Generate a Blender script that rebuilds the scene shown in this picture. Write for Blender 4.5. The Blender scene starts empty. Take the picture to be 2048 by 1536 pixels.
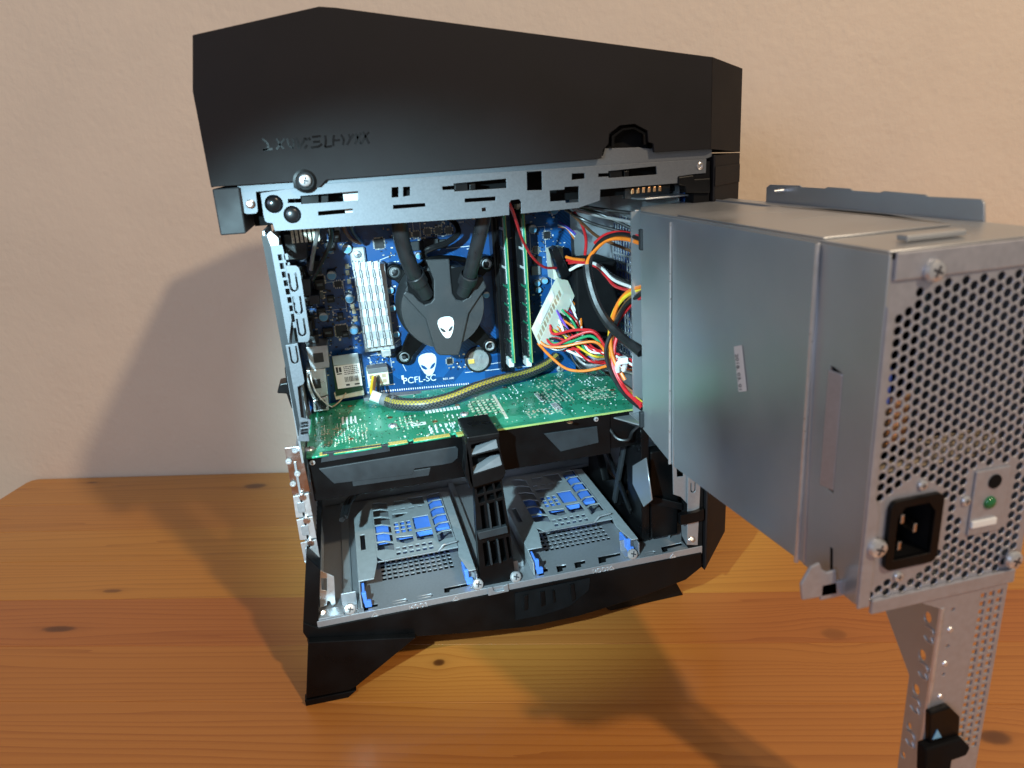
import bpy, bmesh, math, random
from mathutils import Vector, Matrix
random.seed(7)
S = 0.001            # everything below is written in millimetres
scene = bpy.context.scene
C = bpy.context.collection

# ------------------------------------------------------------------ camera
cam = bpy.data.cameras.new('camera'); cam_o = bpy.data.objects.new('camera', cam); C.objects.link(cam_o)
yaw, pit, rol = math.radians(-12.5), math.radians(18.14), math.radians(-3.88)
fwd = Vector((-math.sin(yaw)*math.cos(pit), math.cos(yaw)*math.cos(pit), -math.sin(pit)))
r0 = Vector((math.cos(yaw), math.sin(yaw), 0)); u0 = r0.cross(fwd)
rt = r0*math.cos(rol)+u0*math.sin(rol); up = -r0*math.sin(rol)+u0*math.cos(rol)
M = Matrix((rt, up, -fwd)).transposed().to_4x4(); M.translation = Vector((54.2, -477, 389.5))*S
cam_o.matrix_world = M
cam.sensor_width = 36; cam.lens = 25.26; cam.clip_start = .02; cam.clip_end = 50
cam.dof.use_dof = True; cam.dof.focus_distance = .60; cam.dof.aperture_fstop = 10
scene.camera = cam_o

# ------------------------------------------------------------------ light and exposure
w = bpy.data.worlds.new('World'); scene.world = w; w.use_nodes = True
bg = w.node_tree.nodes['Background']; bg.inputs[0].default_value = (1, .88, .76, 1); bg.inputs[1].default_value = .26
def lamp(name, kind, loc, target, energy, col, size, **k):
    l = bpy.data.lights.new(name, kind); l.energy = energy; l.color = col
    if kind == 'AREA': l.shape = 'DISK'; l.size = size*S
    else: l.shadow_soft_size = size*S
    o = bpy.data.objects.new(name, l); C.objects.link(o); o.location = Vector(loc)*S
    o.rotation_euler = (Vector(target)-Vector(loc)).to_track_quat('-Z', 'Y').to_euler()
    for a, b in k.items(): setattr(l, a, b)
    return o
lamp('ceiling_lamp', 'POINT', (960, -1640, 1790), (0, 0, 0), 119, (1, .78, .55), 52)
lamp('hand_torch', 'SPOT', (-90, -400, 425), (150, 114, 170), 33, (.56, .88, 1), 7, spot_size=math.radians(51), spot_blend=.85)
lamp('cool_fill', 'AREA', (-1000, -1300, 750), (150, 0, 200), 8.5, (.55, .68, 1), 700)  # unseen cool fill, added to brighten the left-facing metal
vs = scene.view_settings; vs.view_transform = 'Standard'; vs.look = 'None'; vs.exposure = 0; vs.gamma = 1; vs.use_curve_mapping = False

# ------------------------------------------------------------------ materials
MATS = {}
def mat(name, col, rough=.5, metal=0, var=.06, scale=60, bump=0, bscale=400, spec=.5, rvar=.1, **k):
    """Principled surface with uneven colour, gloss and fine relief"""
    m = bpy.data.materials.new(name); m.use_nodes = True; t = m.node_tree; n = t.nodes; L = t.links
    b = n['Principled BSDF']; tc = n.new('ShaderNodeTexCoord')
    b.inputs['Metallic'].default_value = metal; b.inputs['Specular IOR Level'].default_value = spec
    nz = n.new('ShaderNodeTexNoise'); nz.inputs['Scale'].default_value = scale; nz.inputs['Detail'].default_value = 5
    L.new(tc.outputs['Object'], nz.inputs['Vector'])
    rp = n.new('ShaderNodeValToRGB'); e = rp.color_ramp.elements
    e[0].position = .3; e[1].position = .7
    e[0].color = (*[c*(1-var*2) for c in col], 1); e[1].color = (*[min(1, c*(1+var*2)) for c in col], 1)
    L.new(nz.outputs['Fac'], rp.inputs[0]); L.new(rp.outputs[0], b.inputs['Base Color'])
    mr = n.new('ShaderNodeMapRange'); mr.inputs[1].default_value = .3; mr.inputs[2].default_value = .7
    mr.inputs[3].default_value = max(.03, rough-rvar); mr.inputs[4].default_value = min(1, rough+rvar)
    L.new(nz.outputs['Fac'], mr.inputs[0]); L.new(mr.outputs[0], b.inputs['Roughness'])
    if bump:
        n2 = n.new('ShaderNodeTexNoise'); n2.inputs['Scale'].default_value = bscale; n2.inputs['Detail'].default_value = 3
        L.new(tc.outputs['Object'], n2.inputs['Vector'])
        bp = n.new('ShaderNodeBump'); bp.inputs['Strength'].default_value = bump; bp.inputs['Distance'].default_value = .0004
        L.new(n2.outputs['Fac'], bp.inputs['Height']); L.new(bp.outputs[0], b.inputs['Normal'])
    for a, v in k.items(): b.inputs[a].default_value = v
    MATS[name] = m; return m
mat('black_plastic', (.0085, .0075, .0085), .6, spec=.25, var=.12, scale=25, bump=.25, bscale=1800, rvar=.07)
mat('satin_black', (.003, .003, .0033), .36, spec=.2, var=.15, scale=40, rvar=.12)
mat('gloss_black', (.006, .006, .007), .2, spec=.4, var=.15, scale=40)
mat('matt_black', (.004, .004, .0045), .75, spec=.15, var=.2, scale=60, bump=.2, bscale=2500)
mat('pump_black', (.027, .0285, .031), .5, var=.08, scale=1500, bump=.35, bscale=2600)
mat('grey_plastic', (.022, .025, .028), .5, spec=.35, var=.1)
mat('rubber', (.018, .018, .020), .36, var=.1, scale=150)
mat('steel', (.38, .39, .41), .42, .65, var=.025, scale=500, bump=.05, bscale=900, rvar=.03)
mat('steel_dull', (.48, .505, .525), .37, .72, var=.045, scale=16, bump=.04, bscale=600, rvar=.09)
mat('steel_bright', (.68, .70, .72), .32, .75, var=.03, scale=300, rvar=.05)
mat('rail_steel', (.15, .163, .18), .5, .6, var=.04, scale=900, bump=.06, bscale=1200, rvar=.03)
mat('end_steel', (.44, .45, .49), .45, .6, var=.03, scale=300, rvar=.04)
mat('caddy_steel', (.37, .405, .42), .45, .35, var=.03, scale=300, rvar=.04)
mat('nickel', (.62, .58, .56), .25, 1, var=.06, scale=120)
mat('alu', (.55, .565, .585), .42, .7, var=.03, scale=300, rvar=.05)
mat('gold', (.85, .60, .14), .35, .3, var=.06)
mat('solder', (.80, .74, .60), .35, .6, var=.15, scale=800)
mat('copper', (.75, .45, .24), .3, 1)
mat('white_print', (.80, .82, .82), .5, var=.02)
mat('print_dark', (.03, .03, .035), .5)
mat('cream_plastic', (.68, .68, .56), .42, var=.03, scale=80, **{'Subsurface Weight': .15, 'Subsurface Scale': .002})
mat('white_plastic', (.78, .79, .77), .4, var=.02)
mat('blue_clip', (.09, .24, .75), .35, var=.05)
mat('chip', (.018, .019, .021), .45, var=.2, scale=300)
mat('chip_grey', (.14, .15, .16), .45, var=.1)
mat('tan_part', (.42, .33, .22), .5, var=.2)
mat('pcb_edge', (.32, .40, .12), .5, var=.1)
mat('cap_print', (.16, .42, .66), .35, var=.05)
mat('label_paper', (.78, .78, .77), .55, var=.02)
for nm, c_ in dict(red=(.56, .02, .025), orange=(.80, .20, .02), yellow=(.72, .50, .03), white=(.78, .78, .75), green=(.03, .30, .12),
                   purple=(.16, .06, .42), blue=(.04, .10, .5), grey=(.28, .28, .28), brown=(.16, .07, .03), black=(.012, .012, .013)).items():
    mat('wire_'+nm, c_, .36, var=.06, scale=200)
mat('led_green', (.02, .16, .05), .15)

def nodes(m): return m.node_tree.nodes, m.node_tree.links
def pcb(name, base, trace, sc):
    """solder-mask board: base colour with slightly lighter copper tracks and pours under the lacquer"""
    m = mat(name, base, .3, var=.03, scale=30, rvar=.06); n, L = nodes(m); b = n['Principled BSDF']
    tc = n.new('ShaderNodeTexCoord'); sep = n.new('ShaderNodeSeparateXYZ'); L.new(tc.outputs['Object'], sep.inputs[0])
    base_l = b.inputs['Base Color'].links[0].from_socket
    vor = n.new('ShaderNodeTexVoronoi'); vor.distance = 'CHEBYCHEV'; vor.inputs['Scale'].default_value = sc
    L.new(tc.outputs['Object'], vor.inputs['Vector'])
    wv = n.new('ShaderNodeTexWave'); wv.wave_type = 'BANDS'; wv.bands_direction = 'DIAGONAL'; wv.inputs['Scale'].default_value = 190
    L.new(tc.outputs['Object'], wv.inputs['Vector'])
    gt = n.new('ShaderNodeMath'); gt.operation = 'GREATER_THAN'; gt.inputs[1].default_value = .62; L.new(wv.outputs['Fac'], gt.inputs[0])
    sc2 = n.new('ShaderNodeSeparateColor'); L.new(vor.outputs['Color'], sc2.inputs[0])
    g2 = n.new('ShaderNodeMath'); g2.operation = 'GREATER_THAN'; g2.inputs[1].default_value = .62; L.new(sc2.outputs[0], g2.inputs[0])
    mu = n.new('ShaderNodeMath'); mu.operation = 'MULTIPLY'; L.new(gt.outputs[0], mu.inputs[0]); L.new(g2.outputs[0], mu.inputs[1])
    g3 = n.new('ShaderNodeMath'); g3.operation = 'GREATER_THAN'; g3.inputs[1].default_value = .75; L.new(sc2.outputs[1], g3.inputs[0])
    ad = n.new('ShaderNodeMath'); ad.operation = 'MAXIMUM'; L.new(mu.outputs[0], ad.inputs[0]); L.new(g3.outputs[0], ad.inputs[1])
    mx = n.new('ShaderNodeMix'); mx.data_type = 'RGBA'; mx.inputs[7].default_value = (*trace, 1)
    L.new(ad.outputs[0], mx.inputs[0]); L.new(base_l, mx.inputs[6]); L.new(mx.outputs[2], b.inputs['Base Color'])
    b.inputs['Coat Weight'].default_value = .4; b.inputs['Coat Roughness'].default_value = .2
    return m
pcb('pcb_blue', (.006, .060, .20), (.010, .092, .29), 44)
pcb('pcb_green', (.018, .25, .135), (.045, .37, .22), 60)
mat('pcb_dark_green', (.012, .05, .02), .35, var=.1)

# plaster wall
m = mat('plaster', (.75, .645, .52), .75, var=.02, scale=6); n, L = nodes(m)
tc = n.new('ShaderNodeTexCoord'); a1 = n.new('ShaderNodeTexNoise'); a1.inputs['Scale'].default_value = 120; a1.inputs['Detail'].default_value = 4
a2 = n.new('ShaderNodeTexNoise'); a2.inputs['Scale'].default_value = 22; a2.inputs['Detail'].default_value = 4
for a in (a1, a2): L.new(tc.outputs['Object'], a.inputs['Vector'])
b1 = n.new('ShaderNodeBump'); b1.inputs['Strength'].default_value = .4; b1.inputs['Distance'].default_value = .0032
b2 = n.new('ShaderNodeBump'); b2.inputs['Strength'].default_value = .18; b2.inputs['Distance'].default_value = .008
a3 = n.new('ShaderNodeTexNoise'); a3.inputs['Scale'].default_value = 9; a3.inputs['Detail'].default_value = 3; L.new(tc.outputs['Object'], a3.inputs['Vector'])
a4 = n.new('ShaderNodeTexVoronoi'); a4.inputs['Scale'].default_value = 75; L.new(tc.outputs['Object'], a4.inputs['Vector'])
pit = n.new('ShaderNodeMath'); pit.operation = 'MINIMUM'; pit.inputs[1].default_value = .45; L.new(a4.outputs['Distance'], pit.inputs[0])
hm = n.new('ShaderNodeMath'); hm.operation = 'MULTIPLY'; L.new(a1.outputs['Fac'], hm.inputs[0]); L.new(a3.outputs['Fac'], hm.inputs[1])
hp = n.new('ShaderNodeMath'); hp.operation = 'MULTIPLY_ADD'; hp.inputs[1].default_value = .35; L.new(pit.outputs[0], hp.inputs[0]); L.new(hm.outputs[0], hp.inputs[2])
L.new(a2.outputs['Fac'], b2.inputs['Height']); L.new(hp.outputs[0], b1.inputs['Height']); L.new(b2.outputs[0], b1.inputs['Normal'])
L.new(b1.outputs[0], n['Principled BSDF'].inputs['Normal'])

# varnished pine; local x runs along the grain, y across, in metres
m = mat('pine', (.5, .2, .05), .36, var=.02, scale=8, rvar=.06); n, L = nodes(m); b = n['Principled BSDF']
tc = n.new('ShaderNodeTexCoord'); oi = n.new('ShaderNodeObjectInfo')
def math_(op, a, bb=None, **k):
    q = n.new('ShaderNodeMath'); q.operation = op
    for i, v in enumerate((a, bb)):
        if v is None: continue
        if isinstance(v, (int, float)): q.inputs[i].default_value = v
        else: L.new(v, q.inputs[i])
    return q.outputs[0]
sep = n.new('ShaderNodeSeparateXYZ'); L.new(tc.outputs['Object'], sep.inputs[0]); sx, sy = sep.outputs[0], sep.outputs[1]
rnd = oi.outputs['Random']
KN = [(86.4,9.6)+(5.5,4.5), (399.4,-57.7)+(11,8), (-93.2,417.6)+(17,8), (-241.5,164.5)+(18,5), (-209.7,215.9)+(11,3.5), (429.8,-179.7)+(12,7), (-311.1,513.0)+(8,3)]
ca, sa = math.cos(math.radians(-18)), math.sin(math.radians(-18))
warp = 0; dark = 0
g0 = n.new('ShaderNodeTexNoise'); g0.inputs['Scale'].default_value = 160; L.new(tc.outputs['Object'], g0.inputs['Vector'])
for (kx, ky, rl, rw), ks_ in zip(KN, (1, .45, .85, .9, .7, .9, .6)):
    ks, kn = (kx*ca+ky*sa)*S, (-kx*sa+ky*ca)*S
    dx = math_('SUBTRACT', sx, ks); dy = math_('SUBTRACT', sy, kn)
    d2 = math_('ADD', math_('POWER', math_('DIVIDE', dx, rl*S), 2), math_('POWER', math_('DIVIDE', dy, rw*S), 2))
    d2 = math_('MULTIPLY', d2, math_('ADD', .75, math_('MULTIPLY', g0.outputs['Fac'], .7))); core = math_('ADD', math_('MULTIPLY', math_('POWER', 2.718, math_('MULTIPLY', math_('POWER', d2, 4), -2)), .8), math_('MULTIPLY', math_('POWER', 2.718, math_('MULTIPLY', d2, -.55)), .35)); dark = math_('ADD', math_('MULTIPLY', core, ks_), dark)
    far = math_('POWER', 2.718, math_('MULTIPLY', d2, -.09)); warp = math_('ADD', math_('MULTIPLY', math_('MULTIPLY', far, dy), -.75), warp)
vv = math_('ADD', math_('ADD', sy, warp), math_('MULTIPLY', rnd, 3.7))
cb = n.new('ShaderNodeCombineXYZ'); L.new(math_('ADD', math_('MULTIPLY', sx, .55), math_('MULTIPLY', rnd, 9)), cb.inputs[0]); L.new(math_('MULTIPLY', vv, 14), cb.inputs[1]); L.new(sep.outputs[2], cb.inputs[2])
g1 = n.new('ShaderNodeTexNoise'); g1.inputs['Scale'].default_value = 1.6; g1.inputs['Detail'].default_value = 3; L.new(cb.outputs[0], g1.inputs['Vector'])
rings = math_('FRACT', math_('ADD', math_('MULTIPLY', vv, 150), math_('MULTIPLY', g1.outputs['Fac'], 9)))
ring = math_('POWER', rings, 3.5)
cb2 = n.new('ShaderNodeCombineXYZ'); L.new(math_('MULTIPLY', sx, 3.5), cb2.inputs[0]); L.new(math_('MULTIPLY', vv, 900), cb2.inputs[1])
g2 = n.new('ShaderNodeTexNoise'); g2.inputs['Scale'].default_value = 1; g2.inputs['Detail'].default_value = 4; L.new(cb2.outputs[0], g2.inputs['Vector'])
mixf = math_('ADD', math_('MULTIPLY', ring, .40), math_('ADD', math_('MULTIPLY', g2.outputs['Fac'], .38), math_('MULTIPLY', g1.outputs['Fac'], .22)))
rp = n.new('ShaderNodeValToRGB'); e = rp.color_ramp.elements; e[0].position = .12; e[0].color = (.56, .230, .042, 1); e[1].position = .95; e[1].color = (.34, .110, .016, 1)
L.new(mixf, rp.inputs[0])
hs = n.new('ShaderNodeHueSaturation'); L.new(rp.outputs[0], hs.inputs['Color'])
L.new(math_('ADD', math_('MULTIPLY', rnd, .22), .90), hs.inputs['Value']); L.new(math_('ADD', math_('MULTIPLY', rnd, .02), .49), hs.inputs['Hue'])
km = n.new('ShaderNodeMix'); km.data_type = 'RGBA'; km.inputs[7].default_value = (.085, .024, .006, 1)
L.new(math_('MINIMUM', math_('MULTIPLY', dark, .85), 1), km.inputs[0]); L.new(hs.outputs[0], km.inputs[6]); L.new(km.outputs[2], b.inputs['Base Color'])
bp = n.new('ShaderNodeBump'); bp.inputs['Strength'].default_value = .12; bp.inputs['Distance'].default_value = .0006; L.new(g2.outputs['Fac'], bp.inputs['Height']); L.new(bp.outputs[0], b.inputs['Normal'])
b.inputs['Coat Weight'].default_value = .25; b.inputs['Coat Roughness'].default_value = .22

# woven cable sleeve: fine black mesh with yellow leads showing through
m = mat('braid', (.03, .03, .032), .4, var=.05); n, L = nodes(m); b = n['Principled BSDF']
tc = n.new('ShaderNodeTexCoord'); sp = n.new('ShaderNodeSeparateXYZ'); L.new(tc.outputs['UV'], sp.inputs[0])
def mt(op, a, bb=None):
    q = n.new('ShaderNodeMath'); q.operation = op
    for i, v in enumerate((a, bb)):
        if v is None: continue
        if isinstance(v, (int, float)): q.inputs[i].default_value = v
        else: L.new(v, q.inputs[i])
    return q.outputs[0]
u_, v_ = mt('MULTIPLY', sp.outputs[0], 120), mt('MULTIPLY', sp.outputs[1], 20)
s1 = mt('SINE', mt('MULTIPLY', mt('ADD', u_, v_), 3.1416)); s2 = mt('SINE', mt('MULTIPLY', mt('SUBTRACT', u_, v_), 3.1416))
wov = mt('GREATER_THAN', mt('MAXIMUM', s1, s2), .78)
mid = mt('GREATER_THAN', mt('ABSOLUTE', mt('SUBTRACT', mt('FRACT', mt('ADD', sp.outputs[1], .04)), .5)), .445)
c1 = n.new('ShaderNodeMix'); c1.data_type = 'RGBA'; c1.inputs[6].default_value = (.012, .012, .014, 1); c1.inputs[7].default_value = (.40, .31, .03, 1); L.new(mid, c1.inputs[0])
c2 = n.new('ShaderNodeMix'); c2.data_type = 'RGBA'; c2.inputs[7].default_value = (.09, .095, .10, 1); L.new(wov, c2.inputs[0]); L.new(c1.outputs[2], c2.inputs[6]); L.new(c2.outputs[2], b.inputs['Base Color'])
bp = n.new('ShaderNodeBump'); bp.inputs['Strength'].default_value = .6; bp.inputs['Distance'].default_value = .0006; L.new(wov, bp.inputs['Height']); L.new(bp.outputs[0], b.inputs['Normal'])
b.inputs['Roughness'].default_value = .3

# ------------------------------------------------------------------ helpers
ORG = {}
def tag(o, label, cat, group=None, kind=None):
    o['label'] = label; o['category'] = cat
    if group: o['group'] = group
    return o
def root(name, loc, label, cat, group=None):
    o = bpy.data.objects.new(name, None); C.objects.link(o); o.location = Vector(loc)*S; o.empty_display_size = .01
    ORG[o] = Vector(loc); return tag(o, label, cat, group)
def V3(ax, a, b, at): return (a, at, b) if ax == 'Y' else (a, b, at) if ax == 'Z' else (at, a, b)
def finish(name, me, mt_, parent, smooth=False, bev=0, kind=None, loc=None):
    o = bpy.data.objects.new(name, me); C.objects.link(o)
    for x in (mt_ if isinstance(mt_, (list, tuple)) else [mt_]): me.materials.append(MATS[x])
    if parent is not None: o.parent = parent; ORG[o] = ORG[parent]
    else: ORG[o] = Vector(loc) if loc else Vector((0, 0, 0))
    if loc and parent is None: o.location = Vector(loc)*S
    if smooth:
        me.polygons.foreach_set('use_smooth', [True]*len(me.polygons))
        try: me.set_sharp_from_angle(angle=math.radians(40))
        except Exception: pass
    if bev:
        md = o.modifiers.new('bevel', 'BEVEL'); md.width = bev*S; md.segments = 2; md.limit_method = 'ANGLE'; md.angle_limit = math.radians(35); md.harden_normals = False
    if kind: o['kind'] = kind
    return o
class B:
    """collects shapes given in world millimetres; add() links them as one mesh"""
    def __init__(s): s.v = []; s.f = []; s.mi = []; s.cur = 0; s.uv = {}
    def face(s, idx): s.f.append(idx); s.mi.append(s.cur)
    def pts(s, p): i = len(s.v); s.v += [tuple(q) for q in p]; return list(range(i, i+len(p)))
    def box(s, x0, x1, y0, y1, z0, z1):
        i = s.pts([(x, y, z) for z in (z0, z1) for y in (y0, y1) for x in (x0, x1)])
        for q in ((0, 2, 3, 1), (4, 5, 7, 6), (0, 1, 5, 4), (2, 6, 7, 3), (0, 4, 6, 2), (1, 3, 7, 5)): s.face([i[k] for k in q])
        return s
    def obox(s, o, u, v, w_):
        """box from corner o with edge vectors u, v, w"""
        o, u, v, w_ = map(Vector, (o, u, v, w_))
        i = s.pts([o+u*a+v*b_+w_*c for c in (0, 1) for b_ in (0, 1) for a in (0, 1)])
        for q in ((0, 2, 3, 1), (4, 5, 7, 6), (0, 1, 5, 4), (2, 6, 7, 3), (0, 4, 6, 2), (1, 3, 7, 5)): s.face([i[k] for k in q])
        return s
    def prism(s, pts, off):
        off = Vector(off); a = s.pts([Vector(p) for p in pts]); c = s.pts([Vector(p)+off for p in pts]); k = len(a)
        s.face(a[::-1]); s.face(c)
        for j in range(k): s.face([a[j], a[(j+1) % k], c[(j+1) % k], c[j]])
        return s
    def poly(s, pts): s.face(s.pts(pts)); return s
    def cyl(s, p0, p1, r0, r1=None, n=16, cap=True):
        p0, p1 = Vector(p0), Vector(p1); r1 = r0 if r1 is None else r1; d = (p1-p0).normalized()
        a = d.orthogonal().normalized(); b_ = d.cross(a); k = [(math.cos(t*2*math.pi/n), math.sin(t*2*math.pi/n)) for t in range(n)]
        i = s.pts([p0+(a*x+b_*y)*r0 for x, y in k]); j = s.pts([p1+(a*x+b_*y)*r1 for x, y in k])
        for t in range(n): s.face([i[t], i[(t+1) % n], j[(t+1) % n], j[t]])
        if cap: s.face(i[::-1]); s.face(j)
        return s
    def lathe(s, o, axis, prof, n=20):
        """profile of (radius, height) revolved about axis through o"""
        o = Vector(o); d = Vector(axis).normalized(); a = d.orthogonal().normalized(); b_ = d.cross(a); prev = None
        for r, h in prof:
            i = s.pts([o+d*h+(a*math.cos(t*2*math.pi/n)+b_*math.sin(t*2*math.pi/n))*max(r, .01) for t in range(n)])
            if prev:
                for t in range(n): s.face([prev[t], prev[(t+1) % n], i[(t+1) % n], i[t]])
            prev = i
        s.face(prev); return s
    def tube(s, pts, r, n=8, sub=6):
        p = smooth_path(pts, sub) if sub > 1 else [Vector(q) for q in pts]
        d = (p[1]-p[0]).normalized(); a = Vector((0, -1, .25)); a = (a-d*a.dot(d)).normalized(); prev = None; m_ = len(p)
        for q in range(m_):
            d2 = (p[min(q+1, m_-1)]-p[max(q-1, 0)]).normalized(); a = (a-d2*a.dot(d2)).normalized(); b_ = d2.cross(a)
            rr = r(q/(m_-1)) if callable(r) else r
            i = s.pts([p[q]+(a*math.cos(t*2*math.pi/n)+b_*math.sin(t*2*math.pi/n))*rr for t in range(n)])
            if prev is None: s.face(i[::-1])
            else:
                for t in range(n):
                    s.uv[len(s.f)] = [((q-1)/(m_-1), t/n), ((q-1)/(m_-1), (t+1)/n), (q/(m_-1), (t+1)/n), (q/(m_-1), t/n)]
                    s.face([prev[t], prev[(t+1) % n], i[(t+1) % n], i[t]])
            prev = i
        s.face(prev); return s
    def add(s, name, mt_, parent=None, smooth=False, bev=0, kind=None, loc=None):
        o = ORG[parent] if parent is not None else Vector(loc or (0, 0, 0))
        me = bpy.data.meshes.new(name); me.from_pydata([((Vector(q)-o)*S)[:] for q in s.v], [], s.f)
        if any(s.mi): me.polygons.foreach_set('material_index', s.mi)
        if s.uv:
            ul = me.uv_layers.new().data
            for fi, uvs in s.uv.items():
                for k, li in enumerate(me.polygons[fi].loop_indices): ul[li].uv = uvs[k]
        bm = bmesh.new(); bm.from_mesh(me); bmesh.ops.recalc_face_normals(bm, faces=bm.faces); bm.to_mesh(me); bm.free()
        return finish(name, me, mt_, parent, smooth, bev, kind, loc)
def smooth_path(pts, sub=6):
    p = [Vector(q) for q in pts]; p = [p[0]*2-p[1]]+p+[p[-1]*2-p[-2]]; out = []
    for i in range(1, len(p)-2):
        for k in range(sub):
            t = k/sub; a, b_, c, d = p[i-1:i+3]
            out.append(.5*((2*b_)+(c-a)*t+(2*a-5*b_+4*c-d)*t*t+(3*b_-a-3*c+d)*t**3))
    out.append(p[-2]); return out
def circ(cx, cy, r, n=12, r2=None, ph=0):
    return [(cx+r*math.cos(ph+2*math.pi*t/n), cy+(r2 or r)*math.sin(ph+2*math.pi*t/n)) for t in range(n)]
def rect(x0, x1, y0, y1): return [(x0, y0), (x1, y0), (x1, y1), (x0, y1)]
def rrect(x0, x1, y0, y1, r, n=4):
    o = []
    for cx, cy, a0 in ((x1-r, y1-r, 0), (x0+r, y1-r, 90), (x0+r, y0+r, 180), (x1-r, y0+r, 270)):
        o += [(cx+r*math.cos(math.radians(a0+90*k/n)), cy+r*math.sin(math.radians(a0+90*k/n))) for k in range(n+1)]
    return o
def bbox(p): return (min(q[0] for q in p), max(q[0] for q in p), min(q[1] for q in p), max(q[1] for q in p))
def uslot(cx, cy, w_, h, ax=0):
    """U-shaped slit outline (stamped tongue)"""
    t = w_*.2
    p = [(-w_/2, h/2), (-w_/2, -h/2+w_/2)]+[(-w_/2*math.cos(a), -h/2+w_/2-w_/2*math.sin(a)) for a in (.5, 1.05, 1.57, 2.1, 2.64)]+[(w_/2, -h/2+w_/2), (w_/2, h/2)]
    q = [(x*(1-2*t/w_), y+(t if y < h/2-1e-6 else 0)) for x, y in p[::-1]]
    return [(cx+(x if not ax else -y), cy+(y if not ax else x)) for x, y in p+q]
def plate(name, ax, at, th, outline, mt_, parent, holes=(), bev=0, kind=None, loc=None, fn=None):
    """sheet lying in plane ax=at, grown by th along ax, with punched holes"""
    cu = bpy.data.curves.new(name, 'CURVE'); cu.dimensions = '2D'; cu.fill_mode = 'BOTH'; cu.extrude = abs(th)/2
    for ring_ in [outline, *holes]:
        sp_ = cu.splines.new('POLY'); sp_.points.add(len(ring_)-1); sp_.use_cyclic_u = True
        for k, (a, b_) in enumerate(ring_): sp_.points[k].co = (a, b_, 0, 1)
    t = bpy.data.objects.new('tmp', cu); C.objects.link(t); dg = bpy.context.evaluated_depsgraph_get()
    me = bpy.data.meshes.new_from_object(t.evaluated_get(dg)); bpy.data.objects.remove(t); bpy.data.curves.remove(cu)
    o = ORG[parent] if parent is not None else Vector(loc or (0, 0, 0)); mid_ = at+th/2; me.name = name
    for v in me.vertices:
        q = Vector(V3(ax, v.co.x, v.co.y, mid_+v.co.z))
        if fn: q = Vector(fn(q))
        v.co = (q-o)*S
    bm = bmesh.new(); bm.from_mesh(me); bmesh.ops.remove_doubles(bm, verts=bm.verts, dist=1e-6); bmesh.ops.recalc_face_normals(bm, faces=bm.faces); bm.to_mesh(me); bm.free()
    me.materials.clear()
    return finish(name, me, mt_, parent, False, bev, kind, loc)
def text(name, s_, origin, ux, uy, size, mt_, parent, th=.15):
    """flat lettering: origin = lower left, ux/uy = unit directions of reading and of letter height"""
    cu = bpy.data.curves.new(name, 'FONT'); cu.body = s_; cu.size = size; cu.extrude = th/2
    t = bpy.data.objects.new('tmp', cu); C.objects.link(t); dg = bpy.context.evaluated_depsgraph_get()
    me = bpy.data.meshes.new_from_object(t.evaluated_get(dg)); bpy.data.objects.remove(t); bpy.data.curves.remove(cu)
    o, ux, uy = Vector(origin), Vector(ux).normalized(), Vector(uy).normalized(); uz = ux.cross(uy)
    for v in me.vertices: v.co = (o+ux*v.co.x+uy*v.co.y+uz*v.co.z-ORG[parent])*S
    me.materials.clear(); return finish(name, me, mt_, parent)
def inst(name, me, parent, at, rot=None, scale=None):
    """a further object sharing mesh data, placed at a world point"""
    o = bpy.data.objects.new(name, me); C.objects.link(o); o.parent = parent; ORG[o] = ORG[parent]; o.location = (Vector(at)-ORG[parent])*S
    if rot is not None: o.rotation_euler = rot
    if scale: o.scale = scale
    return o
def proto(bb, mats, smooth=True):
    o = bb.add('proto', mats, None, smooth); me = o.data; bpy.data.objects.remove(o); return me
def screw_mesh(r, h, m_='steel_bright'):
    bb = B(); bb.lathe((0, 0, 0), (0, -1, 0), [(r*1.0, 0), (r*1.05, h*.35), (r*.9, h*.8), (r*.55, h), (.01, h)], 18)
    bb.cur = 1
    bb.box(-r*.55, r*.55, -h-.06, -h+.2, -r*.12, r*.12); bb.box(-r*.12, r*.12, -h-.08, -h+.2, -r*.55, r*.55)
    return proto(bb, [m_, 'print_dark'])
SCREW = screw_mesh(3.6, 2.2); SMALL_SCREW = screw_mesh(2.2, 1.2); BLACK_SCREW = screw_mesh(3.4, 3, 'chip')
bb = B(); bb.lathe((0, 0, 0), (0, -1, 0), [(2.6, 0), (2.6, .5), (1.9, .9), (1.1, .9), (1.0, .2), (.01, .2)], 16); RIVET = proto(bb, ['nickel'])

# ------------------------------------------------------------------ setting
def lin(s_, n_): return (s_*ca-n_*sa, s_*sa+n_*ca)
o = B(); o.prism([(*lin(-1200, 411), -500), (*lin(1400, 411), -500), (*lin(1400, 411), 1500), (*lin(-1200, 411), 1500)], (.309*30, .951*30, 0))
wall = o.add('wall', 'plaster'); wall['kind'] = 'structure'
table = bpy.data.objects.new('tabletop', None); C.objects.link(table); table.rotation_euler = (0, 0, math.radians(-18)); table['kind'] = 'structure'; ORG[table] = Vector((0, 0, 0))
edges = [407, 329, 262, 196, 127, 58, -8, -76, -141, -210, -276, -345, -412, -480]
for k in range(len(edges)-1):
    a, b_ = edges[k+1]+.12, edges[k]-.12
    bb = B(); s0 = -553
    if k == 0: bb.prism([(s0, a, -28), (1100, a, -28), (1100, b_, -28), (s0+10, b_, -28), (s0+3, b_-3, -28), (s0, b_-10, -28)], (0, 0, 28))
    else: bb.box(s0, 1100, a, b_, -28, 0)
    bb.add('plank', 'pine', table, bev=.35)
# ------------------------------------------------------------------ computer case
case = root('computer_case', (160, 100, 0), 'open black tower computer case with angular top cover, standing on pine table', 'computer case')
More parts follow.
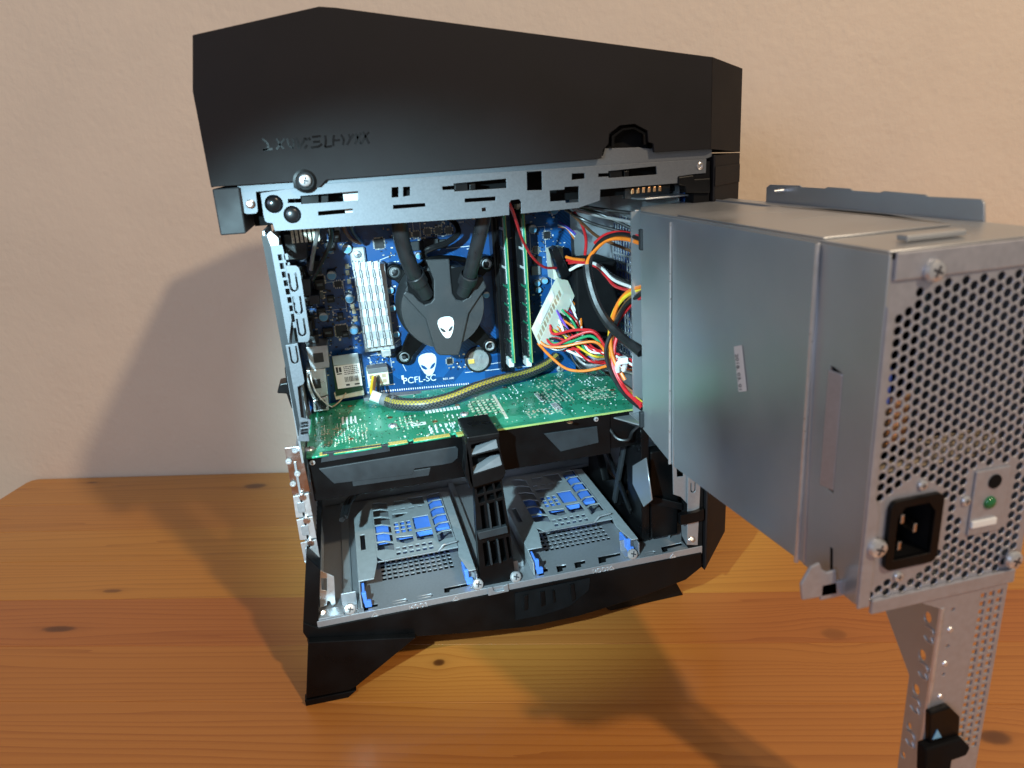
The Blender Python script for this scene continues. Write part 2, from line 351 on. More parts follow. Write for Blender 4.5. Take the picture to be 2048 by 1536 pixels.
# top cover: near side sheet with its notches, then the shell behind it
seam = [(-15.9,379.0),(-1.5,378.8),(31.3,378.5),(31.3,374.6),(46.8,374.4),(50.9,378.2),(147.7,378.4),(230.4,379.1),(231.9,384.7),(235.5,387.9),(236.4,394.5),(243.8,399.0),(254.5,399.4),(263.4,394.8),(264.0,387.5),(267.6,386.3),(268.3,380.5),(303.4,380.2),(310.2,380.1)]
top_l = (-10.6,461.2); peak = (60.5,474.0); peak2 = (70.0,473.2); e_top = (309.9,438.2); b_l = (-16.1,432.2)
def lean(q):                                # the side leans in towards the top
    return (q.x, q.y, q.z)
out = seam+[e_top, peak2, peak, top_l, b_l]
plate('top_cover', 'Y', -4, 3, out, 'black_plastic', case, fn=lean, bev=1.2)
bb = B()
yf = 205
def ly(z): return -4
rt_ = (347.5,432.5); rb_ = (347.7,376.0)
ct = (309.9,438.2); cbm = (310.2,380.1)
# chamfered front corner of the cover
bb.poly([(ct[0], ly(ct[1]), ct[1]), (rt_[0], 22, rt_[1]), (rb_[0], 22, rb_[1]), (cbm[0], -4, cbm[1])])
ring_ = [(-15.9,379.0), b_l, top_l, peak, peak2, e_top]
for p, q in zip(ring_, ring_[1:]): bb.poly([(p[0], ly(p[1])+2, p[1]-.4), (q[0], ly(q[1])+2, q[1]-.4), (q[0], yf, q[1]-.4), (p[0], yf, p[1]-.4)])
bb.poly([(ct[0], ly(ct[1]), ct[1]), (rt_[0], 22, rt_[1]), (rt_[0], yf, rt_[1]), (ct[0], yf, ct[1])])
bb.poly([(rt_[0], 22, rt_[1]), (rb_[0], 22, rb_[1]), (rb_[0], yf, rb_[1]), (rt_[0], yf, rt_[1])])
bb.poly([(p[0], yf, p[1]) for p in ring_]+[(rt_[0], yf, rt_[1]), (rb_[0], yf, rb_[1])])
bb.add('cover_shell', 'black_plastic', case, bev=1.0)
# engraved letter-like marks on the cover
def stroke(bb, pts, r, y): 
    for (a, b_), (c, d) in zip(pts, pts[1:]):
        t = Vector((c-a, d-b_)); nrm = Vector((-t.y, t.x)).normalized()*r
        bb.prism([(a+nrm.x, y, b_+nrm.y), (c+nrm.x, y, d+nrm.y), (c-nrm.x, y, d-nrm.y), (a-nrm.x, y, b_-nrm.y)], (0, .5, 0))
bb = B()
G = [[(17.5,404.4),(19.7,402.3),(20.5,400.3),(19.6,398.4),(17.0,398.0),(22.5,398.2)], [(25.7,403.9),(27.1,400.4),(29.0,397.8)], [(24.7,397.8),(27.1,400.4),(30.3,403.7)], [(31.7,403.6),(32.2,399.6),(34.3,397.7),(35.4,401.1),(34.6,403.4)],
     [(36.9,403.6),(37.7,401.2),(37.3,398.4)], [(37.4,397.5),(40.6,401.0),(42.1,403.5)], [(42.4,403.2),(43.1,401.8)], [(44.2,403.4),(44.8,401.9)], [(40.9,397.3),(42.7,399.2)],
     [(46.3,403.6),(51.3,403.8)], [(46.4,400.7),(50.5,400.7)], [(44.8,397.6),(49.3,397.9),(51.5,399.2)], [(54.0,404.0),(54.1,400.8),(53.0,397.4),(57.2,397.7)], [(59.3,403.9),(58.3,400.8),(58.1,397.7)], [(58.9,400.8),(62.4,400.9)],
     [(63.5,404.0),(64.8,400.7),(63.8,397.9)], [(66.2,397.8),(68.1,400.5),(70.9,403.8)], [(67.9,404.0),(68.6,402.0)], [(71.1,398.0),(72.7,401.4),(75.5,404.1)], [(72.4,404.0),(73.3,401.1),(74.4,397.8)], [(76.8,404.9),(79.5,397.8)], [(74.7,397.8),(78.0,402.3),(80.3,404.4)]]
for g in G: stroke(bb, g, .62, -4.25)
bb.add('engraved_mark', 'gloss_black', case)
# latch recess behind the notch
bb = B()
rc = [(233.8,385.2),(237.4,387.9),(238.2,394.2),(245.7,398.4),(255.4,398.8),(264.0,394.2),(264.6,387.5),(268.3,386.0),(269.0,381.1),(233.7,381.1)]
bb.prism([(a, 8, b_) for a, b_ in rc], (0, 2, 0))
bb.add('latch_pocket', 'matt_black', case)
inner = [(238.8,386.2),(238.9,392.9),(246.5,397.2),(255.4,397.6),(263.3,393.4),(263.6,386.0),(261.8,386.1),(261.8,392.8),(255.0,396.4),(246.8,395.9),(240.7,392.1),(240.6,386.1)]
plate('latch_rim', 'Y', -1.5, 4, inner, 'satin_black', case)
# rear corner block and front bezel
bb = B(); k = [(-15.9,377.8),(-0.4,377.8),(-1.1,350.2),(-16.0,350.3)]
bb.prism([(a, -2, b_) for a, b_ in k], (0, 60, 0)); bb.add('rear_corner_block', 'grey_plastic', case, bev=.8)
bb = B(); p0, p1 = (311.0,376.4), (311.0,48.1)
ex = (345.5,373.3); 
bb.prism([(313.5, -2, 376), (313.5, -2, 46), (322, -2, 52), (344, 20, 64), (346, 20, 376)][:2]+[(313.5, 60, 46), (313.5, 60, 376)], (2, 0, 0))
bb.poly([(313.5, -2, 375.5), (313.5, -2, 44), (344, 20, 63), (346.5, 20, 375.5)])
bb.poly([(346.5, 20, 375.5), (344, 20, 63), (344, yf, 63), (346.5, yf, 375.5)])
bb.poly([(313.5, -2, 44), (344, 20, 63), (344, yf, 63), (313.5, yf, 44)])
bb.poly([(313.5, -2, 375.5), (346.5, 20, 375.5), (346.5, yf, 375.5), (313.5, yf, 375.5)])
bb.add('front_bezel', 'black_plastic', case, bev=.8)
bb = B(); bb.prism([(314.5, -3, 368), (314.5, -3, 355), (346.5, 19.2, 355), (346.5, 19.2, 368)], (0, 1, 0)); bb.add('bezel_step', 'black_plastic', case, bev=.3)
# base skirt
sk = [(-9.5,68.5),(0.6,61.3),(311.3,60.8),(311.6,46.9),(297.1,37.5),(260.3,30.2),(203.3,24.0),(161.0,23.6),(104.4,30.7),(43.3,40.6),(-7.8,51.0),(-10.9,59.7)]
bb = B()
bb.prism([(a, -1, b_) for a, b_ in sk], (0, 9, 0)); bb.add('base_skirt', 'satin_black', case, bev=.8)
low = [(311.6,46.9),(297.1,37.5),(260.3,30.2),(203.3,24.0),(161.0,23.6),(104.4,30.7),(43.3,40.6),(-7.8,51.0),(-10.9,59.7)]
bb = B()
for p, q in zip(low, low[1:]): bb.poly([(p[0], 7.5, p[1]+.3), (q[0], 7.5, q[1]+.3), (q[0], 190, q[1]-4), (p[0], 190, p[1]-4)])
bb.box(-10, 313, 8.2, 200, 42, 58)
bb.add('base_tray', 'matt_black', case)
bb = B()
rr = [(150.6,57.7),(212.8,58.2),(211.6,47.3),(195.0,35.9),(171.8,32.8),(149.4,33.4)]
bb.prism([(a, -1.9, b_) for a, b_ in rr], (0, .6, 0)); bb.add('recess_shade', 'matt_black', case)  # shade of the recess put on as a flat matt black sheet
ribs = [[(157.6,55.0),(160.5,55.3),(159.8,42.5),(156.8,41.3)], [(170.8,55.3),(174.1,55.5),(174.2,42.9),(170.9,41.8)], [(195.7,56.7),(198.7,56.9),(199.4,42.8),(196.4,40.6)], [(180.6,54.5),(182.3,54.5),(182.6,43.8),(180.9,43.2)]]
for rb in ribs:
    bb = B(); bb.prism([(a, -3.2, b_) for a, b_ in rb], (0, 1.5, 0)); bb.add('skirt_rib', 'satin_black', case, bev=.3)
# left base cheek
bb = B(); ck = [(0.6,121.8),(8.8,108.5),(0.4,60.2),(-9.8,66.6)]
bb.prism([(a, 0, b_) for a, b_ in ck], (0, 120, 0)); bb.add('base_cheek', 'satin_black', case, bev=.8)
# feet
ft = [(-7.8,55.0),(-16.5,6.3),(15.9,4.9),(20.7,7.3),(70.2,40.2)]
bb = B(); f0 = [(a, -7, max(b_, 5.5)) for a, b_ in ft]
bb.prism(f0, (0, 6, 0)); bb.prism([(-17.5, -7.4, 0), (14, -8.2, 0), (21, -7.6, 4.6), (-17.6, -7.6, 5.6)], (0, 7.5, 0)); bb.add('foot', 'satin_black', case, bev=.6)
bb = B(); bb.prism([(214, 27, 26), (310, 29, 0), (262, 27.5, 0.5), (225, 27, 18), (300, 30, 26)][:1]+[(240, 27, 1.0), (310, 29, .2), (296, 29, 30)], (0, 7, 0)); bb.add('foot', 'satin_black', case, bev=.6)
for x0, x1 in ((-15, 60), (225, 310)):
    bb = B(); bb.prism([(x0, 180, 0), (x1-35, 180, 0), (x1, 180, 45), (x0, 180, 45)], (0, 7, 0)); bb.add('foot', 'satin_black', case)

# top rail: upper strip, tab, folded lower face with punched openings
up_s = [(-1.7,379.0),(-0.8,362.6),(0.5,361.6),(6.4,361.4),(7.7,362.5),(8.5,374.1),(31.0,374.2),(46.6,373.9),(308.9,373.6),(313.8,374.9),(313.7,379.9),(306.1,380.7),(270.6,382.6),(258.6,384.4),(234.9,385.2),(233.3,380.5),(51.2,380.5),(31.8,379.5)]
plate('rail_strip', 'Y', 1.2, 1, up_s, 'rail_steel', case, bev=.2)
rl = [(11.1,373.4),(10.7,360.2),(11.0,356.9),(12.0,355.6),(15.2,355.0),(15.9,350.1),(145.9,347.1),(165.7,347.4),(166.2,355.1),(167.7,356.9),(173.2,357.1),(174.5,355.1),(174.0,347.6),(213.7,348.0),(229.7,351.7),(230.2,359.0),(287.3,359.0),(287.3,363.4),(299.4,364.2),(308.5,364.3),(308.7,373.6),(50.6,376.1)]
H = [circ(*(17.9,366.3), 5.5, 20), circ(*(27.8,359.1), 5.3, 20),
     [(26.6,368.6),(34.0,368.3),(34.3,369.8),(69.4,370.1),(68.7,364.4),(34.1,365.0),(34.0,365.9),(26.2,366.2)], [(43.4,359.7),(64.7,359.8),(64.6,357.3),(43.3,357.2)],
     [(90.5,370.7),(94.9,370.7),(94.2,364.5),(89.8,364.6)], [(97.7,370.5),(102.2,370.4),(101.6,364.9),(97.1,364.6)], [(90.2,359.9),(110.7,359.5),(110.8,357.3),(89.9,357.4)],
     [(122.7,368.9),(130.2,369.0),(130.3,370.2),(165.3,370.8),(165.2,364.8),(130.5,365.2),(130.3,366.5),(122.8,366.7)], [(136.7,360.3),(157.4,360.0),(157.2,357.4),(136.5,357.8)],
     [(179.4,374.3),(189.7,373.9),(189.4,361.7),(179.0,362.2)], [(210.4,370.8),(219.5,370.5),(219.4,366.9),(210.2,366.6)],
     [(229.1,369.5),(236.2,369.3),(236.3,370.6),(271.2,371.5),(271.6,365.8),(236.5,366.0),(236.2,367.0),(229.0,367.2)],
     [(194.5,361.0),(204.7,360.9),(205.1,362.5),(215.0,362.4),(214.6,351.9),(205.4,352.0),(205.1,353.7),(194.5,353.8)], [(147.5,353.4),(150.2,353.5),(150.3,351.2),(147.6,351.1)]]
plate('top_rail', 'Y', -.6, 1.2, rl, 'rail_steel', case, H, bev=.22)
for px in ((4.0,-0.6,367.4), (303.9,-0.6,369.3)): inst('rivet', RIVET, case, px)
inst('screw', SCREW, case, (38.5,-5.0,378.9), (0, .3, 0))
bb = B(); bb.lathe((38.3,-2.0,378.5), (0, -1, 0), [(7, 0), (7, 2.5), (5.5, 2.8), (5.2, 1), (.1, 1)], 24); bb.add('screw_boss', 'satin_black', case, smooth=True)
for p in ((17.4,6.0,366.0), (27.5,6.0,358.7)):
    bb = B(); bb.lathe(p, (0, -1, 0), [(6.5, 0), (5.6, 4), (3.5, 5.2), (1.2, 5.6), (.1, 5.6)], 20); bb.add('rubber_grommet', 'gloss_black', case, smooth=True)
for q in ([(34.4,369.3),(45.4,369.7),(44.6,364.3),(33.9,364.2)], [(46.5,369.0),(51.1,369.0),(50.5,364.4),(45.8,364.2)], [(131.1,370.1),(139.7,370.1),(139.6,364.4),(130.9,364.4)], [(141.0,369.0),(145.0,369.1),(144.6,365.0),(140.6,364.9)], [(237.8,370.5),(246.8,370.5),(247.1,365.5),(238.0,365.5)], [(248.3,369.7),(251.9,369.8),(251.9,365.9),(248.2,365.8)]):
    bb = B(); bb.prism([(a, 1.2, b_) for a, b_ in q], (0, 6, 0)); bb.add('slide_latch', 'satin_black', case, bev=.4)
# inside of the top: dark bay behind the rail
bb = B(); bb.box(2, 311, 26, 150, 352, 372); bb.add('top_bay', 'matt_black', case)
bb = B(); bb.box(60, 76, 12, 24, 355, 378); bb.add('bay_bracket', 'steel_dull', case, bev=.3)
bb = B(); bb.box(8, 310, 3, 190, 381, 383); bb.add('top_plate', 'steel_dull', case)
# rear frame
dk = [(6.9,347.3),(13.5,346.7),(11.5,222.9),(9.3,229.8)]
bb = B(); bb.prism([(a, 5, b_) for a, b_ in [(6.9,347.3),(18.0,346.3),(15.6,210.4),(8.5,211.6)]], (0, 2, 0)); bb.add('rear_channel', 'grey_plastic', case)
fl = [(11.8,341.5),(18.7,341.2),(20.0,328.5),(19.4,278.2),(12.7,277.7)]
slots = []
A_, B_ = (15.1,333.7), (17.4,289.8)
for k in range(9):
    t = k/8
    for dx in (0, 3.6): slots.append(rect(A_[0]+(B_[0]-A_[0])*t+dx, A_[0]+(B_[0]-A_[0])*t+dx+2.5, A_[1]+(B_[1]-A_[1])*t-1.9, A_[1]+(B_[1]-A_[1])*t+1.9))
plate('vent_flange', 'Y', 0, 1.2, fl, 'rail_steel', case, slots, bev=.15)
tb = [(18.9,328.4),(25.2,327.8),(26.8,326.1),(27.2,323.1),(27.2,282.8),(26.3,279.2),(24.8,277.7),(19.2,278.1)]
plate('slotted_tab', 'Y', -1.2, 1.2, tb, 'rail_steel', case, [uslot(*p, 5.2, 12) for p in ((22.0,317.3), (22.5,302.3), (22.5,287.8))], bev=.2)
plate('frame_cap', 'Y', -.5, 1.5, [(10.5,348.1),(13.2,350.3),(17.3,345.6),(16.9,341.3),(11.7,340.9)], 'steel_bright', case, bev=.3)
plate('frame_flange', 'Y', -.6, 1.2, [(10.8,277.2),(18.4,277.6),(18.9,251.4),(17.7,249.4),(13.9,248.2),(12.9,226.3),(18.8,223.9),(18.7,221.4),(15.9,213.8),(15.8,208.6),(8.4,209.8),(11.4,221.0),(11.4,225.4)], 'rail_steel', case,
      [uslot(*(15.0,269.9), 5.2, 12)]+[rect(p[0]-2.6, p[0]+2.6, p[1]-1.0, p[1]+1.0) for p in ((14.5,222.0), (14.2,219.9), (13.8,217.0), (13.5,214.9))], bev=.25)
bb = B(); bb.prism([(a, 12, b_) for a, b_ in [(6.6,259.1),(9.3,259.8),(11.1,228.5),(6.6,229.2),(5.0,240.4),(-1.1,241.6),(1.6,248.0),(5.9,248.2)]], (0, 14, 0)); bb.add('rear_latch', 'satin_black', case, bev=.8)
# rear wall with port openings, back tray, floor, front wall
bb = B(); bb.box(7.6, 9, 8, 60, 190, 350); bb.box(7.6, 9, 100, 165, 190, 350); bb.box(1.5, 3, 16, 190, 66, 188)
for k in range(14): bb.box(7.4, 9.2, 58, 102, 196+k*11, 200+k*11)
bb.add('rear_wall', 'steel', case)
bb = B(); bb.box(8, 312, 158, 160, 176, 381); bb.add('board_tray', 'steel_dull', case)
bb = B(); bb.box(2, 312, 190, 191.5, 64, 190); bb.add('side_wall', 'steel_dull', case)
flh = []
def grid(x0, y0, nx, ny, px_, py_, w_, h): return [rect(x0+i*px_, x0+i*px_+w_, y0+j*py_, y0+j*py_+h) for i in range(nx) for j in range(ny)]
flh += grid(51, 38, 13, 6, 4.6, 6.2, 3.3, 4.3)+grid(187, 36, 13, 6, 4.6, 6.2, 3.3, 4.3)
flh += [[(34.6,8.8),(45.1,8.5),(45.2,4.5),(38.1,4.3),(38.0,1.7),(34.6,1.6)], [(97.0,11.9),(116.3,12.4),(115.9,8.2),(101.1,7.7),(100.2,4.5),(96.4,5.1)]]
flh += [[(173.2,11.8),(181.6,11.8),(180.5,6.9),(177.1,6.6),(176.1,3.2),(172.0,3.2)], [(188.9,12.3),(197.4,12.4),(196.3,7.4),(192.8,7.1),(192.1,3.6),(187.3,3.0)], [(204.2,12.4),(213.9,12.9),(212.5,7.8),(208.6,7.7),(207.8,4.1),(202.6,3.6)], [(225.4,13.6),(244.8,13.9),(243.5,9.5),(230.5,8.6),(228.9,4.4),(222.5,3.5)], [(279.8,10.4),(298.4,11.3),(298.2,7.1),(283.5,5.8),(281.9,2.3),(277.4,2.2)]]
flh += [uslot(*(62.0,5.4), 4, 12, 1), uslot(*(81.3,5.5), 4, 12, 1), uslot(*(267.5,4.9), 4, 10, 1)]
plate('floor_plate', 'Z', 65, 1.2, rect(.4, 311.6, .4, 188), 'steel', case, flh)
bb = B(); bb.box(4, 308, 10, 186, 60.5, 62.5); bb.add('under_floor', 'matt_black', case)
for a_, c_, z_ in ((20, 27, 68), (128, 133, 71), (158, 164, 71)): bb = B(); bb.box(a_, c_, 20, 187, 66.3, z_); bb.add('floor_rib', 'steel_dull', case, bev=.4)
# bottom rail front edge
plate('bottom_rail', 'Y', -.2, 1.2, [(0, 59.3), (312, 59.3), (312, 66.4), (0, 66.4)], 'steel', case, bev=.35)
HD = (67.8,-0.3,61.3), (80.8,-0.3,61.4)
text('stamped_text', 'HDD3', (HD[0][0], -.35, 60.6), (1, 0, 0), (0, 0, 1), 5.4, 'steel_bright', case, .3)
h2 = (215.5,-0.3,61.5)
text('stamped_text', 'HDD2', (h2[0], -.35, 60.6), (1, 0, 0), (0, 0, 1), 5.4, 'steel_bright', case, .3)
for p in ((42.2,62.0), (104.2,61.9), (231.7,63.1), (285.6,62.9)):
    bb = B(); stroke(bb, [(p[0]-2.6, 61), (p[0], 64.4), (p[0]+2.6, 61), (p[0]-2.6, 61)], .3, -.5); bb.add('stamped_arrow', 'steel_bright', case)
for p, mb in (((24.5,4.0,67.2), 1), ((122.4,4.0,67.3), 1), ((152.7,4.0,68.3), 1), ((250.9,4.0,68.6), 1)):
    bb = B(); x = p[0]; bb.box(x-6, x+6, .2, 1.4, 59, 66.6); bb.box(x-5.6, x+5.6, 4, 14, 66.4, 67.6); bb.prism([(x-5.6, 13, 67), (x+5.6, 13, 67), (x+5.6, 15, 76), (x-5.6, 15, 76)], (0, 1.2, 0)); bb.add('screw_tab', 'steel', case, bev=.3)
    inst('screw', SCREW, case, (x, 3, 69.5), (-.55, .4, 0), (1.2, 1.2, 1.2))
bb = B(); bb.box(0, 20, .6, 12, 66.3, 67.8); bb.add('corner_tab', 'steel', case, bev=.5)
for p in ((4.5,6.0,68.7), (301.6,-1.0,75.5)): inst('rivet', RIVET, case, p, (-.6, 0, 0))
plate('corner_upright', 'Y', 14, 1.2, [(6.7,100.4),(16.3,92.7),(14.1,69.0),(11.2,67.0),(10.4,72.1),(8.7,72.9),(7.4,68.8),(2.5,68.1)], 'steel_bright', case, [[(6.8,93.1),(11.0,92.1),(9.5,81.5),(5.7,83.3)]], bev=.3)
bb = B(); bb.prism([(2, 16, 67), (2, 60, 67), (2, 110, 120), (2, 16, 105)], (1.2, 0, 0)); bb.add('side_cheek', 'steel_dull', case)
# middle clamp on the rail
plate('rail_clamp', 'Y', -2, 1.5, [(129.2,67.8),(133.1,67.8),(133.7,64.1),(135.6,62.7),(142.0,62.7),(141.8,66.8),(145.5,67.8),(145.9,60.9),(129.4,60.5)], 'steel', case, bev=.3)
# expansion slot covers and shroud at the rear
for k, q in enumerate(([(-3.0,162.2),(7.9,162.6),(8.1,144.7),(-3.5,144.9)], [(-3.4,143.3),(8.0,143.9),(8.3,126.1),(-3.5,126.4)], [(-3.5,124.3),(8.1,124.9),(8.2,108.3),(-3.1,107.7)])):
    o = plate('slot_cover', 'Y', 16, 1.1, q, 'steel_bright', case, bev=.3)
    cx, cz = sum(p[0] for p in q)/4, sum(p[1] for p in q)/4
    plate('slot_emboss', 'Y', 15.4, .8, rrect(cx-3.6, cx+1.6, cz-5, cz+3, 1.2), 'steel', o, bev=.3)
    bb = B(); bb.cyl((cx+1, 16, cz+8), (cx+1, 13, cz+8), 2.1, n=14); bb.add('slot_peg', 'nickel', o, True)
plate('slot_backing', 'Y', 18.5, 1, [(-3.2,161.3),(8.2,162.4),(7.5,98.7),(1.7,99.1)], 'steel', case)
plate('slot_lip', 'Y', 15, 1.2, [(-3.0,108.3),(8.3,108.5),(7.5,100.5),(1.8,101.3)], 'steel_bright', case, bev=.3)
bb = B(); bb.box(3, 5, 18, 120, 68, 150)
for k in range(12): bb.box(5, 5.8, 22+k*8, 25+k*8, 74, 144)
bb.add('slot_back', 'steel_dull', case)
# front wall: perforated sheet, fan and pillar
mesh_h = grid(40, 188, 18, 20, 6.3, 7.0, 4.2, 5.0)
plate('front_grille', 'X', 298, 1.0, rect(20, 158, 170, 380), 'steel', case, mesh_h)
bb = B(); bb.box(306, 308, 20, 160, 170, 380); bb.add('grille_backing', 'blue_clip', case)
plate('front_pillar', 'Y', -.4, 1.2, [(298.1,142.3),(309.6,151.1),(308.7,109.4),(307.6,68.1),(298.1,70.5)], 'steel', case, [uslot(*(302.7,121.7), 4.4, 9)], bev=.25)
plate('pillar_flange', 'X', 298, .9, [(0, 70), (9, 74), (12, 92), (0, 98)], 'steel', case)
plate('pillar_side', 'Y', 2, 1.2, [(285.7,154.3),(299.1,141.2),(299.1,106.6),(293.3,114.0),(286.8,117.4)], 'steel', case, [[(289.2,141.2),(295.3,136.2),(295.3,131.8),(289.7,132.4)]], bev=.2)
plate('clip_bar', 'Y', -4, 5, [(290.1,100.9),(304.5,101.3),(310.7,102.9),(310.9,92.8),(304.7,92.2),(290.2,91.9)], 'satin_black', case, bev=.6)
bb = B(); bb.box(300, 312, .5, 14, 60, 372); bb.add('pillar_core', 'matt_black', case)
# drive connector and clip under the rail on the right
bb = B(); q = [(257.3,356.5),(292.2,356.7),(292.2,348.9),(257.2,349.5)]
bb.prism([(a, 22, b_) for a, b_ in q], (0, 3, 0)); bb.add('backplane', 'chip', case)
for k in range(6):
    x = (262.6,20.0,354.4); x2 = (283.8,20.0,354.6); t = k/5
    px_, pz_ = x[0]+(x2[0]-x[0])*t, x[2]+(x2[2]-x[2])*t
    bb = B(); bb.box(px_-1.3, px_+1.3, 20.5, 22, pz_-2, pz_+2); bb.add('contact', 'copper', case, bev=.5)
bb = B(); bb.prism([(a, -2, b_) for a, b_ in [(287.1,363.1),(298.7,363.6),(299.6,360.9),(311.4,360.7),(311.6,350.5),(292.8,352.0),(292.0,356.7),(287.1,357.8)]], (0, 10, 0)); bb.add('drive_clip', 'satin_black', case, bev=.7)
# front fan frame low inside the case
fan = root('fan_bracket', (285, 60, 72), 'black plastic fan bracket with diagonal struts inside the lower front of the case', 'bracket')
plate('bracket_frame', 'X', 266, 7, rrect(18, 150, 68, 172, 5), 'satin_black', fan, [[(46, 96), (70, 78), (62, 120), (50, 130)], [(58, 150), (78, 100), (110, 84), (128, 110), (112, 150), (84, 160)]], bev=.8)
bb = B(); bb.prism([(265, 40, 158), (265, 46, 160), (265, 76, 82), (265, 70, 80)], (-3, 0, 0)); bb.add('strut', 'grey_plastic', fan, bev=.8)
bb = B(); bb.prism([(265, 34, 92), (265, 36, 86), (265, 90, 120), (265, 88, 126)], (-2.4, 0, 0)); bb.add('strut', 'satin_black', fan, bev=.8)
plate('back_sheet', 'X', 292, 1, rect(20, 188, 67, 172), 'steel_dull', fan)
plate('inner_panel', 'X', 264.5, 1, [(32.2,133.3),(5.5,151.8),(-5.5,120.4),(10.3,106.3),(32.8,116.6)], 'steel_dull', fan)
bb = B(); bb.box(274, 299, 18, 30, 70, 150); bb.add('bracket_post', 'satin_black', fan, bev=1.5)
bb = B(); bb.prism([(270, 20, 104), (298, 8, 98), (298, 8, 104), (270, 20, 112)], (0, 4, 0)); bb.add('bracket_clip', 'satin_black', fan, bev=.5)
bb = B(); bb.lathe((275.3,83.8,66.4), (0, 0, 1), [(6, 0), (5.5, 2), (3.5, 2.5), (3, .5), (.1, .5)], 20); bb.add('cable_grommet', 'rubber', case, smooth=True)
bb = B(); bb.box(246, 284, 108, 156, 214, 292); bb.add('clutter_block', 'matt_black', case, bev=2)  # black block added in place of the dark clutter behind the wires
bb = B(); bb.box(256, 290, 60, 180, 66.4, 67.2); bb.add('dark_floor_strip', 'matt_black', case)  # dark strip along the floor of the right bay
# ------------------------------------------------------------------ power supply swung out on its arm
psu = root('power_supply', (295, -150, 190), 'grey steel power supply box swung out of the case, perforated end towards the viewer', 'power supply')
zt, zb = 343, 191
# body shell: left sheet in three panels, top, right, bottom
plate('side_panel', 'X', 250, 1.2, [(-21, 343.3), (-70, 343.3)]+[(-72.7,181.1),(-23.4,189.3)], 'steel_dull', psu, bev=.3)
plate('side_panel', 'X', 249, 1.4, [(-71, 343.6), (-210, 343.6)]+[(-215.4,191.5),(-75.5,182.1)], 'steel_dull', psu, bev=.5)
plate('side_panel', 'X', 250, 1.2, [(-209.5, 343.3), (-250.6, 343.3), (-250.6, 192), (-213, 190)], 'steel_dull', psu, [[(-222.6, 293), (-230.6, 291), (-230.6, 236), (-222.6, 237)]], bev=.5)
bb = B(); bb.cyl((248.6, -70.6, 182), (248.6, -70.6, 341), .9, n=8); bb.add('fold_edge', 'steel_bright', psu, True)
bb = B(); bb.cyl((248.4, -210.6, 190), (248.4, -210.6, 343), 1.1, n=8); bb.add('fold_edge', 'steel_bright', psu, True)
bb = B(); bb.prism([(247.2, -224.5, 292), (250.2, -230.5, 291), (250.2, -230.5, 237), (247.2, -224.5, 238)], (1, 0, 0)); bb.add('side_louvre', 'steel', psu, bev=.5)
bb = B(); bb.prism([(250, -232, 210), (250, -233.5, 210), (250, -235.5, 192), (250, -234, 192)], (-.25, 0, 0)); bb.add('side_slit', 'matt_black', psu)
top_h = [[(284, -100), (300, -104), (312, -112), (301, -105.5), (284, -101.5)], [(284, -140), (300, -144), (312, -152), (301, -145.5), (284, -141.5)]]
plate('top_panel', 'Z', 343.2, 1.2, [(251, -20), (262, 5), (322, 30), (336, 28), (336, -249), (251, -249), (251, -72)], 'steel_dull', psu, top_h, bev=.4)
plate('top_overlap', 'Z', 344.5, .9, [(252, -72), (252, -209), (316, -209), (316, -72)], 'steel_dull', psu, top_h, bev=.4)
bb = B(); bb.cyl((318, 20, 344.4), (318, -200, 344.4), 1.2, n=8); bb.add('top_ridge', 'steel_dull', psu, True)
bb = B(); bb.lathe((310, 16, 344), (0, 0, 1), [(8, 0), (7, 1.6), (.1, 2)], 20); bb.add('top_boss', 'steel_dull', psu, True)
bb = B(); bb.box(251.5, 336, -248, 6, 190.5, 191.7); bb.add('bottom_panel', 'steel_dull', psu)
bb = B(); bb.box(334.6, 336, -248, 24, 191.8, 343); bb.add('right_panel', 'steel_dull', psu)
bb = B(); bb.box(254, 333, 3, 5, 192, 342); bb.add('rear_panel', 'steel_dull', psu)
plate('top_flange', 'X', 336.8, 1.4, [(-31.4,344.5),(-31.3,353.4),(-35.2,355.4),(-68.0,355.8),(-69.1,354.9),(-92.5,354.9),(-94.7,355.8),(-114.4,355.6),(-116.2,354.6),(-138.3,354.4),(-141.2,355.3),(-169.5,354.7),(-171.2,353.8),(-193.6,354.1),(-202.3,354.1),(-204.0,352.5),(-205.7,343.8),(-31.6,341.3)], 'steel_dull', psu, bev=.4)
bb = B(); p = (336.0,-52.3,352.3); bb.cyl((338, p[1], p[2]), (329, p[1], p[2]), 1.5, .8, n=10); bb.add('flange_screw', 'steel_bright', psu, True)
bb = B(); p = (267.2,-243.1,345.0); bb.box(268, 296, -238, -232, 345, 347.5); bb.add('top_louvre', 'steel_dull', psu, bev=.8)
# perforated end
cells = []
dz = 4.75; dxx = dz*.866
def blocked(x, z):
    if (x-274.5)**2/17.5**2+(z-223)**2/24**2 < 1 and not (z < 201 and x < 262): return True
    if abs(x-274.5) < 15 and 203 < z < 243: return True
    if abs(x-313) < 12.5 and 214 < z < 248: return True
    if (x-301)**2+(z-232)**2 < 30: return True
    if (x-269)**2+(z-335)**2 < 60: return True
    if (x-257)**2+(z-219)**2 < 70: return True
    return False
i = 0; x = 257.5
while x < 333.5:
    z = 194.5+(dz/2 if i % 2 else 0)
    while z < 331.5:
        if not blocked(x, z) and not (x < 263 and 199 < z < 242) and not (x < 262 and z > 322) and not (x > 329 and z > 240): cells.append(circ(x, z, 1.98, 12))
        z += dz
    x += dxx; i += 1
plate('end_panel', 'Y', -250, 1.0, [(251, 191.5), (336.5, 191.5), (336.5, 341), (251, 341)], 'end_steel', psu, cells+[rect(262.8, 286.6, 208.4, 238)])
bb = B(); bb.box(252.6, 334.5, -251.4, -250.1, 333.2, 343.8); bb.add('end_top_lip', 'end_steel', psu, bev=.5)
